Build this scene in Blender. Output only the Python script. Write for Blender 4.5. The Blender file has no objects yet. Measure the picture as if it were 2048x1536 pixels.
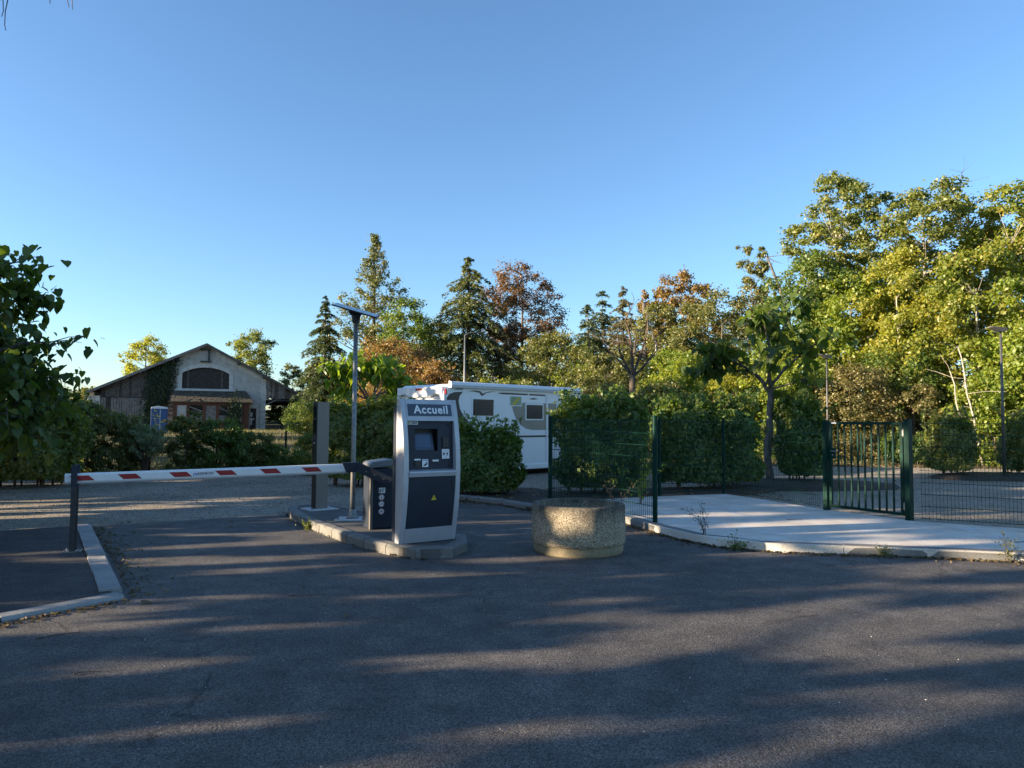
import bpy, bmesh, math, random
import numpy as np
from mathutils import Vector, Matrix

# ------------------------------------------------------------------ camera, sky, sun, exposure
S = bpy.context.scene
COL = S.collection
R = math.radians
cam_d = bpy.data.cameras.new('camera'); cam = bpy.data.objects.new('camera', cam_d); COL.objects.link(cam)
cam_d.sensor_width = 36.0; cam_d.lens = 24.96; cam_d.clip_start = 0.1; cam_d.clip_end = 6000
cam.matrix_world = Matrix.Translation((0, 0, 1.70)) @ Matrix.Rotation(R(92.9), 4, 'X') @ Matrix.Rotation(R(0.42), 4, 'Z')
S.camera = cam

SUN_EL, SUN_AZ = R(12.0), R(256.0)           # azimuth from +Y clockwise: the sun stands left and a little behind the camera
to_sun = Vector((math.sin(SUN_AZ) * math.cos(SUN_EL), math.cos(SUN_AZ) * math.cos(SUN_EL), math.sin(SUN_EL)))
W = bpy.data.worlds.new('World'); S.world = W; W.use_nodes = True
wn = W.node_tree.nodes; wl = W.node_tree.links
sky = wn.new('ShaderNodeTexSky'); sky.sky_type = 'NISHITA'; sky.sun_disc = False
sky.sun_elevation = SUN_EL; sky.sun_rotation = SUN_AZ; sky.air_density = 1.0; sky.dust_density = 0.45; sky.ozone_density = 3.9
wl.new(sky.outputs[0], wn['Background'].inputs[0]); wn['Background'].inputs[1].default_value = 0.090
sl = bpy.data.lights.new('sun', 'SUN'); sl.energy = 5.0; sl.angle = R(0.53); sl.color = (1.0, 0.80, 0.56)
so = bpy.data.objects.new('sun', sl); COL.objects.link(so); so.rotation_euler = (-to_sun).to_track_quat('-Z', 'Y').to_euler()
vs = S.view_settings; vs.view_transform = 'Standard'; vs.look = 'None'; vs.gamma = 1.0; vs.exposure = 1.82; vs.use_curve_mapping = False
S.render.engine = 'CYCLES'; S.cycles.use_denoising = True; S.cycles.max_bounces = 6; S.cycles.transparent_max_bounces = 6
S.cycles.diffuse_bounces = 3; S.cycles.caustics_reflective = False; S.cycles.caustics_refractive = False

# ------------------------------------------------------------------ materials
def nmat(name):
    m = bpy.data.materials.new(name); m.use_nodes = True
    nt = m.node_tree; b = nt.nodes['Principled BSDF']
    return m, nt, b
def nd(nt, typ, **kw):
    n = nt.nodes.new(typ)
    for k, v in kw.items():
        if k in n.inputs: n.inputs[k].default_value = v
        else: setattr(n, k, v)
    return n
def ramp(nt, fac, stops):
    r = nt.nodes.new('ShaderNodeValToRGB'); e = r.color_ramp.elements
    while len(e) < len(stops): e.new(0.5)
    for i, (p, c) in enumerate(stops):
        e[i].position = p; e[i].color = (*c, 1) if len(c) == 3 else c
    nt.links.new(fac, r.inputs[0]); return r
def mixc(nt, a, b, fac, mode='MIX'):
    m = nt.nodes.new('ShaderNodeMix'); m.data_type = 'RGBA'; m.blend_type = mode
    for sock, v in ((m.inputs[0], fac), (m.inputs[6], a), (m.inputs[7], b)):
        if hasattr(v, 'links') or hasattr(v, 'is_linked'): nt.links.new(v, sock)
        else: sock.default_value = v if not isinstance(v, tuple) else (*v, 1)
    return m.outputs[2]
def coords(nt, scale=(1, 1, 1), kind='Object'):
    tc = nt.nodes.new('ShaderNodeTexCoord'); mp = nt.nodes.new('ShaderNodeMapping'); mp.inputs['Scale'].default_value = scale
    nt.links.new(tc.outputs[kind], mp.inputs[0]); return mp.outputs[0]
def noise(nt, vec, scale, detail=4, rough=0.55):
    n = nd(nt, 'ShaderNodeTexNoise', Scale=scale, Detail=detail, Roughness=rough); nt.links.new(vec, n.inputs['Vector']); return n.outputs['Fac']
def bump(nt, h, b, strength=0.3, dist=0.01):
    n = nd(nt, 'ShaderNodeBump', Strength=strength, Distance=dist); nt.links.new(h, n.inputs['Height']); nt.links.new(n.outputs[0], b.inputs['Normal'])

def plain(name, col, rough=0.5, metal=0.0, var=0.06, vscale=6.0, bmp=0.0, bscale=80, spec=0.5):
    m, nt, b = nmat(name); v = coords(nt)
    f = noise(nt, v, vscale, 5)
    d = tuple(max(0, c * (1 - 2.2 * var)) for c in col); l = tuple(min(1, c * (1 + 2.2 * var)) for c in col)
    r = ramp(nt, f, [(0.3, d), (0.7, l)]); nt.links.new(r.outputs[0], b.inputs['Base Color'])
    b.inputs['Roughness'].default_value = rough; b.inputs['Metallic'].default_value = metal; b.inputs['Specular IOR Level'].default_value = spec
    if bmp: bump(nt, noise(nt, v, bscale, 4), b, bmp, 0.004)
    return m

def leafmat(name, cols, trans=0.32, rough=0.5, patch=0.5, gain=1.3):
    """leaf colours vary from leaf to leaf and from branch to branch"""
    m = bpy.data.materials.new(name); m.use_nodes = True; nt = m.node_tree; nt.nodes.clear()
    out = nt.nodes.new('ShaderNodeOutputMaterial'); g = nt.nodes.new('ShaderNodeNewGeometry')
    f = noise(nt, coords(nt), patch, 3, 0.6)
    a = nd(nt, 'ShaderNodeMath', operation='MULTIPLY_ADD'); a.inputs[1].default_value = 0.55
    nt.links.new(g.outputs['Random Per Island'], a.inputs[0])
    s = nd(nt, 'ShaderNodeMapRange'); s.inputs[1].default_value = 0.3; s.inputs[2].default_value = 0.7; s.inputs[3].default_value = 0; s.inputs[4].default_value = 0.45
    nt.links.new(f, s.inputs[0]); nt.links.new(s.outputs[0], a.inputs[2])
    n = len(cols); cols = [tuple(min(.6, q * gain) for q in c) for c in cols]
    r = ramp(nt, a.outputs[0], [(0.08 + 0.84 * i / (n - 1), c) for i, c in enumerate(cols)])
    d = nt.nodes.new('ShaderNodeBsdfDiffuse'); t = nt.nodes.new('ShaderNodeBsdfTranslucent'); gl = nd(nt, 'ShaderNodeBsdfGlossy', Roughness=rough)
    gl.inputs['Color'].default_value = (0.9, 0.9, 0.9, 1)
    tc = mixc(nt, r.outputs[0], (1.0, 0.95, 0.35), 0.9, 'MULTIPLY')
    tb = mixc(nt, tc, (1.5, 1.5, 1.2), 1.0, 'MULTIPLY')
    nt.links.new(r.outputs[0], d.inputs[0]); nt.links.new(tb, t.inputs[0])
    m1 = nd(nt, 'ShaderNodeMixShader'); m1.inputs[0].default_value = trans
    m2 = nd(nt, 'ShaderNodeMixShader'); m2.inputs[0].default_value = 0.035
    trans = min(.55, trans + .13); m1.inputs[0].default_value = trans
    nt.links.new(d.outputs[0], m1.inputs[1]); nt.links.new(t.outputs[0], m1.inputs[2])
    nt.links.new(m1.outputs[0], m2.inputs[1]); nt.links.new(gl.outputs[0], m2.inputs[2]); nt.links.new(m2.outputs[0], out.inputs[0])
    return m

def barkmat(name, dark, light):
    m, nt, b = nmat(name); v = coords(nt, (1, 1, 0.25))
    f = noise(nt, v, 14, 6, 0.65)
    r = ramp(nt, f, [(0.32, dark), (0.68, light)]); nt.links.new(r.outputs[0], b.inputs['Base Color'])
    b.inputs['Roughness'].default_value = 0.9; bump(nt, f, b, 0.6, 0.02); return m

M = {}
def asphalt(name, lo, hi, reddish=0.0):
    m, nt, b = nmat(name); v = coords(nt)
    big = noise(nt, v, 0.35, 5, 0.6); mid = noise(nt, v, 3.0, 5, 0.6); fine = noise(nt, v, 160, 3, 0.7)
    vo = nd(nt, 'ShaderNodeTexVoronoi', Scale=95.0); nt.links.new(v, vo.inputs['Vector'])
    base = ramp(nt, big, [(0.32, lo), (0.7, hi)]).outputs[0]
    base = mixc(nt, base, ramp(nt, mid, [(0.35, (0.72, 0.72, 0.74)), (0.65, (1.2, 1.2, 1.2))]).outputs[0], 1.0, 'MULTIPLY')
    base = mixc(nt, base, ramp(nt, fine, [(0.35, (0.55, 0.55, 0.55)), (0.52, (1.0, 1.0, 1.0)), (0.72, (1.9, 1.85, 1.8))]).outputs[0], 1.0, 'MULTIPLY')
    # each stone of the surface has its own grey
    vs_ = nd(nt, 'ShaderNodeTexVoronoi', Scale=120.0); nt.links.new(v, vs_.inputs['Vector'])
    base = mixc(nt, base, ramp(nt, vs_.outputs['Color'], [(0.12, (0.38, 0.38, 0.38)), (0.5, (0.95, 0.95, 0.95)), (0.88, (1.75, 1.72, 1.68))]).outputs[0], 1.0, 'MULTIPLY')
    # worn bitumen patches, oil stains, hair cracks
    st = ramp(nt, noise(nt, coords(nt, (0.9, 1.6, 1)), 0.8, 6, 0.7), [(0.58, (0, 0, 0)), (0.72, (0.55, 0.55, 0.55))]).outputs[0]
    base = mixc(nt, base, tuple(c * 0.45 for c in lo), st)
    ce = nd(nt, 'ShaderNodeTexVoronoi', Scale=0.42, feature='DISTANCE_TO_EDGE'); wv = nd(nt, 'ShaderNodeVectorMath', operation='ADD')
    wn_ = nd(nt, 'ShaderNodeTexNoise', Scale=2.2, Detail=6.0); nt.links.new(v, wn_.inputs['Vector']); ws = nd(nt, 'ShaderNodeVectorMath', operation='SCALE'); ws.inputs['Scale'].default_value = 0.55
    nt.links.new(wn_.outputs['Color'], ws.inputs[0]); nt.links.new(v, wv.inputs[0]); nt.links.new(ws.outputs[0], wv.inputs[1]); nt.links.new(wv.outputs[0], ce.inputs['Vector'])
    ck = ramp(nt, ce.outputs['Distance'], [(0.0, (1, 1, 1)), (0.0028, (0.8, 0.8, 0.8)), (0.006, (0, 0, 0))]).outputs[0]
    ckm = ramp(nt, noise(nt, v, 0.55, 3), [(0.52, (0, 0, 0)), (0.6, (0.8, 0.8, 0.8))]).outputs[0]
    base = mixc(nt, base, (0.012, 0.012, 0.012), mixc(nt, ck, ckm, 1.0, 'MULTIPLY'))
    # pale stone chips in the binder
    vc = nd(nt, 'ShaderNodeTexVoronoi', Scale=34.0); nt.links.new(v, vc.inputs['Vector'])
    chip = ramp(nt, vc.outputs['Distance'], [(0.0, (1, 1, 1)), (0.10, (1, 1, 1)), (0.14, (0, 0, 0))]).outputs[0]
    sel = ramp(nt, noise(nt, v, 22, 2), [(0.60, (0, 0, 0)), (0.66, (1, 1, 1))]).outputs[0]
    base = mixc(nt, base, (0.26, 0.25, 0.23), mixc(nt, chip, sel, 1.0, 'MULTIPLY'))
    nt.links.new(base, b.inputs['Base Color'])
    b.inputs['Roughness'].default_value = 0.82; b.inputs['Specular IOR Level'].default_value = 0.35
    h = mixc(nt, vo.outputs['Distance'], fine, 0.45)
    bump(nt, h, b, 0.6, 0.010); return m
M['asphalt'] = asphalt('asphalt', (0.080, 0.074, 0.068), (0.120, 0.111, 0.102))
M['asphalt_path'] = asphalt('asphalt_path', (0.046, 0.042, 0.041), (0.070, 0.064, 0.061))

def gravelmat():
    m, nt, b = nmat('gravel'); v = coords(nt)
    vo = nd(nt, 'ShaderNodeTexVoronoi', Scale=38.0); nt.links.new(v, vo.inputs['Vector'])
    big = noise(nt, v, 0.5, 5); mid = noise(nt, v, 4, 5)
    c = ramp(nt, vo.outputs['Color'], [(0.15, (0.16, 0.14, 0.11)), (0.5, (0.30, 0.265, 0.215)), (0.85, (0.46, 0.41, 0.335))]).outputs[0]
    c = mixc(nt, c, ramp(nt, big, [(0.35, (0.78, 0.75, 0.7)), (0.65, (1.15, 1.13, 1.1))]).outputs[0], 1.0, 'MULTIPLY')
    c = mixc(nt, c, (0.07, 0.055, 0.035), ramp(nt, mid, [(0.60, (0, 0, 0)), (0.74, (0.65, 0.65, 0.65))]).outputs[0])
    nt.links.new(c, b.inputs['Base Color']); b.inputs['Roughness'].default_value = 0.95
    bump(nt, vo.outputs['Distance'], b, 0.9, 0.03); return m
M['gravel'] = gravelmat()

def groundmat():
    m, nt, b = nmat('meadow_soil'); v = coords(nt)
    f = noise(nt, v, 0.25, 6, 0.65); g = noise(nt, v, 5, 6, 0.7)
    c = ramp(nt, f, [(0.3, (0.085, 0.075, 0.035)), (0.55, (0.13, 0.11, 0.055)), (0.75, (0.19, 0.15, 0.085))]).outputs[0]
    c = mixc(nt, c, ramp(nt, g, [(0.3, (0.5, 0.55, 0.45)), (0.7, (1.4, 1.35, 1.25))]).outputs[0], 1.0, 'MULTIPLY')
    nt.links.new(c, b.inputs['Base Color']); b.inputs['Roughness'].default_value = 1.0
    bump(nt, g, b, 0.8, 0.15); return m
M['ground'] = groundmat()

def concretemat(name, col, stain=0.5, chalk=False, rough=0.85):
    m, nt, b = nmat(name); v = coords(nt)
    a = noise(nt, v, 2.2, 7, 0.65); f = noise(nt, v, 60, 4, 0.7); s = noise(nt, v, 9, 5, 0.6)
    d = tuple(c * 0.72 for c in col); l = tuple(min(1, c * 1.14) for c in col)
    c = ramp(nt, a, [(0.3, d), (0.7, l)]).outputs[0]
    c = mixc(nt, c, ramp(nt, f, [(0.32, (0.72, 0.72, 0.7)), (0.6, (1.08, 1.08, 1.08))]).outputs[0], 1.0, 'MULTIPLY')
    c = mixc(nt, c, tuple(x * 0.28 for x in col), ramp(nt, s, [(0.60, (0, 0, 0)), (0.76, (stain, stain, stain))]).outputs[0])
    if chalk:
        k = noise(nt, coords(nt, (1.5, 3.4, 1)), 1.1, 3, 0.5); k2 = noise(nt, v, 25, 3)
        msk = mixc(nt, ramp(nt, k, [(0.62, (0, 0, 0)), (0.66, (0.8, 0.8, 0.8))]).outputs[0], ramp(nt, k2, [(0.4, (0.2, 0.2, 0.2)), (0.6, (1, 1, 1))]).outputs[0], 1.0, 'MULTIPLY')
        c = mixc(nt, c, (0.52, 0.66, 0.74), msk)
    nt.links.new(c, b.inputs['Base Color']); b.inputs['Roughness'].default_value = rough
    bump(nt, f, b, 0.35, 0.006); return m
M['pavement'] = concretemat('pale_concrete', (0.66, 0.60, 0.52), 0.15, chalk=True)
M['kerb'] = concretemat('kerb_concrete', (0.19, 0.185, 0.17), 0.9)
M['border'] = concretemat('border_concrete', (0.29, 0.285, 0.27), 0.35)
M['soil'] = concretemat('soil', (0.055, 0.042, 0.03), 0.3)
M['island_fill'] = concretemat('island_fill', (0.10, 0.095, 0.09), 0.6)

def aggregatemat():
    m, nt, b = nmat('exposed_aggregate'); v = coords(nt)
    vo = nd(nt, 'ShaderNodeTexVoronoi', Scale=100.0); nt.links.new(v, vo.inputs['Vector'])
    c = ramp(nt, vo.outputs['Color'], [(0.1, (0.10, 0.078, 0.05)), (0.42, (0.27, 0.22, 0.145)), (0.72, (0.44, 0.38, 0.27)), (0.9, (0.58, 0.51, 0.38))]).outputs[0]
    sp = nt.nodes.new('ShaderNodeSeparateXYZ'); nt.links.new(v, sp.inputs[0])
    z = nd(nt, 'ShaderNodeMapRange'); z.inputs[1].default_value = 0.22; z.inputs[2].default_value = 0.62; nt.links.new(sp.outputs[2], z.inputs[0])
    st = noise(nt, coords(nt, (1, 1, 0.35)), 3.2, 6, 0.7)
    ad = nd(nt, 'ShaderNodeMath', operation='MULTIPLY'); nt.links.new(z.outputs[0], ad.inputs[0]); nt.links.new(st, ad.inputs[1])
    # algae and rain streaks running down from the rim
    c = mixc(nt, c, (0.035, 0.032, 0.026), ramp(nt, ad.outputs[0], [(0.22, (0, 0, 0)), (0.55, (0.88, 0.88, 0.88))]).outputs[0])
    c = mixc(nt, c, (0.16, 0.11, 0.05), ramp(nt, noise(nt, coords(nt, (1, 1, 0.25)), 4.0, 4), [(0.58, (0, 0, 0)), (0.7, (0.45, 0.45, 0.45))]).outputs[0])
    nt.links.new(c, b.inputs['Base Color']); b.inputs['Roughness'].default_value = 0.9
    bump(nt, vo.outputs['Distance'], b, 0.8, 0.01); return m
M['aggregate'] = aggregatemat()
M['planter_base'] = concretemat('yellowed_concrete', (0.27, 0.22, 0.135), 0.8)

M['silver'] = plain('silver_paint', (0.44, 0.45, 0.47), 0.42, 0.2, 0.055, 4)
M['lid_grey'] = plain('lid_grey', (0.17, 0.175, 0.185), 0.4, 0.1, 0.04)
M['taupe'] = plain('taupe_paint', (0.17, 0.155, 0.135), 0.45, 0.2, 0.03, 3)
M['slate'] = plain('slate_paint', (0.024, 0.031, 0.046), 0.45, 0.0, 0.06, 4, spec=0.25)
M['sign_blue'] = plain('sign_slate', (0.050, 0.066, 0.095), 0.4, 0.0, 0.04)
M['black'] = plain('black_plastic', (0.010, 0.010, 0.012), 0.45)
M['white'] = plain('white_paint', (0.78, 0.78, 0.77), 0.35, 0.0, 0.02)
M['white_print'] = plain('white_print', (0.80, 0.80, 0.80), 0.5, 0.0, 0.01)
M['red'] = plain('red_film', (0.30, 0.010, 0.015), 0.4, 0.0, 0.08)
M['galv'] = plain('galvanised_steel', (0.21, 0.215, 0.21), 0.5, 0.6, 0.12, 18)
M['lamp_grey'] = plain('lamp_grey', (0.085, 0.085, 0.085), 0.5, 0.4, 0.05)
M['dark_steel'] = plain('dark_steel', (0.035, 0.036, 0.04), 0.5, 0.3, 0.1, 12)
M['green_paint'] = plain('green_paint', (0.003, 0.027, 0.020), 0.5, 0.0, 0.16, 9, spec=0.10)
M['wire_green'] = plain('wire_green', (0.007, 0.034, 0.025), 0.5, 0.0, 0.08, spec=0.15)
M['yellow'] = plain('yellow_print', (0.62, 0.47, 0.02), 0.5)
M['blue_print'] = plain('blue_print', (0.02, 0.10, 0.45), 0.5)
M['pink'] = plain('faded_red_print', (0.42, 0.12, 0.13), 0.5)
M['label_green'] = plain('label_green', (0.30, 0.36, 0.22), 0.5)
M['plate'] = concretemat('pale_plate', (0.55, 0.54, 0.52), 0.15)
M['tyre'] = plain('tyre_rubber', (0.012, 0.012, 0.012), 0.85)
def glassmat(name, col, rough=0.06):
    m, nt, b = nmat(name); b.inputs['Base Color'].default_value = (*col, 1); b.inputs['Roughness'].default_value = rough
    b.inputs['Specular IOR Level'].default_value = 0.7; return m
M['glass'] = glassmat('dark_glass', (0.012, 0.014, 0.018))
M['rv_glass'] = glassmat('tinted_pane', (0.010, 0.011, 0.014), 0.15); M['rv_glass'].node_tree.nodes['Principled BSDF'].inputs['Specular IOR Level'].default_value = 0.3
M['screen'] = glassmat('screen_glass', (0.055, 0.085, 0.14), 0.12)
M['solar'] = glassmat('solar_glass', (0.03, 0.04, 0.075), 0.10)
M['rv_white'] = plain('motorhome_white', (0.80, 0.81, 0.82), 0.28, 0.0, 0.015, 1.5)
M['rv_taupe'] = plain('motorhome_taupe', (0.27, 0.24, 0.195), 0.35, 0.0, 0.02)
M['rv_dark'] = plain('motorhome_dark', (0.035, 0.031, 0.030), 0.35)
M['rv_brown'] = plain('motorhome_brown', (0.085, 0.05, 0.045), 0.4)
M['rv_blind'] = plain('window_blind', (0.055, 0.05, 0.055), 0.7)
M['rv_red'] = plain('lamp_red', (0.35, 0.015, 0.015), 0.25)
M['render'] = concretemat('weathered_render', (0.55, 0.53, 0.50), 0.25)
M['limestone'] = concretemat('pale_limestone', (0.70, 0.68, 0.64), 0.2)
M['old_wood'] = plain('weathered_wood', (0.105, 0.095, 0.085), 0.85, 0.0, 0.22, 5, 0.5, 40)
M['pale_wood'] = plain('pale_wood', (0.20, 0.185, 0.17), 0.85, 0.0, 0.2, 5, 0.5, 40)
M['dark_wood'] = plain('dark_wood', (0.045, 0.038, 0.034), 0.8, 0.0, 0.2, 5)
M['brick'] = plain('red_brick', (0.13, 0.055, 0.036), 0.9, 0.0, 0.16, 9, 0.4, 30)
M['roof_tile'] = plain('mossy_tile', (0.078, 0.066, 0.045), 0.95, 0.0, 0.3, 3, 0.6, 14)
M['roof_sheet'] = plain('barn_roof', (0.17, 0.155, 0.145), 0.85, 0.0, 0.15, 4)
M['toilet_blue'] = plain('cabin_blue', (0.04, 0.10, 0.25), 0.6)
M['stone_far'] = plain('old_stone', (0.42, 0.37, 0.29), 0.95, 0.0, 0.2, 1.2, 0.6, 4)
M['bark'] = barkmat('bark_grey', (0.045, 0.04, 0.035), (0.17, 0.155, 0.14))
M['bark_lit'] = barkmat('bark_pale', (0.20, 0.18, 0.14), (0.48, 0.44, 0.36))  # pale bark with sunlight put into the colour
M['bark_brown'] = barkmat('bark_brown', (0.05, 0.035, 0.025), (0.16, 0.12, 0.085))
M['dry'] = leafmat('dry_leaf', [(0.07, 0.05, 0.028), (0.14, 0.10, 0.055), (0.26, 0.20, 0.12)], 0.1, gain=.9)
M['grass'] = leafmat('dry_grass', [(0.035, 0.055, 0.016), (0.08, 0.085, 0.03), (0.17, 0.145, 0.065)], 0.3)

# ------------------------------------------------------------------ helpers
def link(o, parent=None):
    COL.objects.link(o)
    if parent is not None: o.parent = parent
    return o
def tag(o, label=None, cat=None, group=None, kind=None):
    if label: o['label'] = label
    if cat: o['category'] = cat
    if group: o['group'] = group
    if kind: o['kind'] = kind
    return o
def empty(name, loc=(0, 0, 0), rz=0.0, label=None, cat=None, group=None):
    o = bpy.data.objects.new(name, None); o.location = loc; o.rotation_euler = (0, 0, rz); o.empty_display_size = 0.1
    link(o); return tag(o, label, cat, group)
def obj(name, verts, faces, mat, parent=None, smooth=False):
    me = bpy.data.meshes.new(name); me.from_pydata([tuple(v) for v in verts], [], faces); me.update()
    if mat: me.materials.append(M[mat] if isinstance(mat, str) else mat)
    if smooth: me.polygons.foreach_set('use_smooth', [True] * len(me.polygons))
    return link(bpy.data.objects.new(name, me), parent)
def inst(name, me, parent, loc=(0, 0, 0), rot=(0, 0, 0), scale=(1, 1, 1)):
    o = bpy.data.objects.new(name, me); o.location = loc; o.rotation_euler = rot; o.scale = scale; return link(o, parent)

class MB:
    def __init__(s): s.v = []; s.f = []
    def add(s, v, f):
        k = len(s.v); s.v += [tuple(p) for p in v]; s.f += [tuple(i + k for i in q) for q in f]; return s
    def box(s, x0, x1, y0, y1, z0, z1):
        return s.add([(x0, y0, z0), (x1, y0, z0), (x1, y1, z0), (x0, y1, z0), (x0, y0, z1), (x1, y0, z1), (x1, y1, z1), (x0, y1, z1)],
                     [(0, 3, 2, 1), (4, 5, 6, 7), (0, 1, 5, 4), (1, 2, 6, 5), (2, 3, 7, 6), (3, 0, 4, 7)])
    def prism(s, poly, axis, a, b):
        """poly: 2-D outline; axis: the axis it is extruded along from a to b (x: (y,z), y: (x,z), z: (x,y))"""
        n = len(poly)
        def P(p, t): return (t, p[0], p[1]) if axis == 'x' else ((p[0], t, p[1]) if axis == 'y' else (p[0], p[1], t))
        return s.add([P(p, a) for p in poly] + [P(p, b) for p in poly],
                     [tuple(range(n))[::-1], tuple(range(n, 2 * n))] + [(i, (i + 1) % n, n + (i + 1) % n, n + i) for i in range(n)])
    def tube(s, pts, rad, n=6, cap=True):
        pts = [Vector(p) for p in pts]; rad = rad if hasattr(rad, '__len__') else [rad] * len(pts)
        v = []; up = Vector((0.03, 0.05, 1))
        for i, p in enumerate(pts):
            d = (pts[min(i + 1, len(pts) - 1)] - pts[max(i - 1, 0)]).normalized()
            u = d.cross(up if abs(d.dot(up.normalized())) < 0.95 else Vector((1, 0.02, 0))).normalized(); w = d.cross(u)
            v += [p + (u * math.cos(2 * math.pi * k / n) + w * math.sin(2 * math.pi * k / n)) * rad[i] for k in range(n)]
        f = [(i * n + k, i * n + (k + 1) % n, (i + 1) * n + (k + 1) % n, (i + 1) * n + k) for i in range(len(pts) - 1) for k in range(n)]
        if cap: f += [tuple(range(n))[::-1], tuple(range((len(pts) - 1) * n, len(pts) * n))]
        return s.add(v, f)
    def lathe(s, prof, n=48, c=(0, 0, 0)):
        v = [(c[0] + r * math.cos(2 * math.pi * k / n), c[1] + r * math.sin(2 * math.pi * k / n), c[2] + z) for r, z in prof for k in range(n)]
        f = [(i * n + k, i * n + (k + 1) % n, (i + 1) * n + (k + 1) % n, (i + 1) * n + k) for i in range(len(prof) - 1) for k in range(n)]
        return s.add(v, f)
    def disc(s, c, r, y, n=20, ax='y'):
        return s.add([(c[0] + r * math.cos(2 * math.pi * k / n), y, c[1] + r * math.sin(2 * math.pi * k / n)) for k in range(n)], [tuple(range(n))])
    def build(s, name, mat, parent=None, bevel=0.0, seg=2, smooth=False):
        o = obj(name, s.v, s.f, mat, parent, smooth)
        bm = bmesh.new(); bm.from_mesh(o.data); bmesh.ops.recalc_face_normals(bm, faces=bm.faces)
        if bevel:
            e = [x for x in bm.edges if len(x.link_faces) == 2 and x.calc_face_angle(0) > 0.5]
            bmesh.ops.bevel(bm, geom=e, offset=bevel, segments=seg, profile=0.6, affect='EDGES', clamp_overlap=True)
        bm.to_mesh(o.data); bm.free(); return o
def box(name, mat, parent, x0, x1, y0, y1, z0, z1, bevel=0.0): return MB().box(x0, x1, y0, y1, z0, z1).build(name, mat, parent, bevel)

def text(name, body, size, mat, parent, loc, rot, extrude=0.002, offset=0.0, align='CENTER', shear=0.0, sx=1.0):
    c = bpy.data.curves.new(name, 'FONT'); c.body = body; c.size = size; c.extrude = extrude; c.offset = offset
    c.align_x = align; c.align_y = 'CENTER'; c.shear = shear; c.resolution_u = 4; c.space_character = 1.0 + (4.0 * offset / size)
    t = bpy.data.objects.new(name, c); COL.objects.link(t); bpy.context.view_layer.update()
    me = bpy.data.meshes.new_from_object(t.evaluated_get(bpy.context.evaluated_depsgraph_get())); bpy.data.objects.remove(t); bpy.data.curves.remove(c)
    me.materials.clear(); me.materials.append(M[mat]); o = bpy.data.objects.new(name, me); o.location = loc; o.rotation_euler = rot; o.scale = (sx, 1, 1)
    return link(o, parent)

# ---- foliage: many copies of a small leaf shape, placed by frames
DIAMOND = (np.array([(-0.5, 0, 0), (0.0, 0.32, 0.07), (0.5, 0, -0.05), (0.0, -0.32, 0.07)]), [(0, 3, 2, 1)])
BLADE = (np.array([(0, -0.5, 0), (0, 0.5, 0), (1, 0.0, 0.0)]), [(0, 1, 2)])
OVAL = (np.array([(-0.5, 0, 0), (-0.2, 0.28, 0.08), (0.2, 0.24, 0.06), (0.5, 0, -0.08), (0.2, -0.24, 0.06), (-0.2, -0.28, 0.08)]), [(0, 5, 4, 3), (0, 3, 2, 1)])
HEART = (np.array([(0, 0, 0), (-0.08, 0.24, .03), (0.18, 0.42, .05), (0.6, 0.30, -.02), (1.0, 0, -.22), (0.6, -0.30, -.02), (0.18, -0.42, .05), (-0.08, -0.24, .03), (0.48, 0, -.06)]),
         [(0, 8, 2, 1), (8, 4, 3, 2), (0, 7, 6, 8), (8, 6, 5, 4)])
def unit(a): return a / np.maximum(np.linalg.norm(a, axis=1, keepdims=True), 1e-9)
def leaves(name, C, N, size, tmpl, mat, parent=None, rng=None, T=None, width=1.0):
    V, F = tmpl; n = len(C); N = unit(N)
    if T is None: T = rng.normal(size=(n, 3))
    T = unit(T - (T * N).sum(1, keepdims=True) * N); B = np.cross(N, T)
    sz = (np.asarray(size) * np.ones(n))[:, None, None]
    P = C[:, None, :] + sz * (V[None, :, 0:1] * T[:, None, :] + width * V[None, :, 1:2] * B[:, None, :] + V[None, :, 2:3] * N[:, None, :])
    k = len(V); me = bpy.data.meshes.new(name)
    me.vertices.add(n * k); me.vertices.foreach_set('co', P.reshape(-1).astype(np.float32))
    fl = np.concatenate([np.array(f) for f in F]); ln = np.array([len(f) for f in F]); off = np.arange(n)[:, None] * k
    loops = (off + fl[None, :]).reshape(-1); starts = (np.arange(n)[:, None] * len(fl) + np.concatenate([[0], np.cumsum(ln)[:-1]])[None, :]).reshape(-1)
    me.loops.add(len(loops)); me.loops.foreach_set('vertex_index', loops.astype(np.int32))
    me.polygons.add(len(starts)); me.polygons.foreach_set('loop_start', starts.astype(np.int32))
    me.update(calc_edges=True); me.materials.append(mat if not isinstance(mat, str) else M[mat])
    return link(bpy.data.objects.new(name, me), parent)

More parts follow.
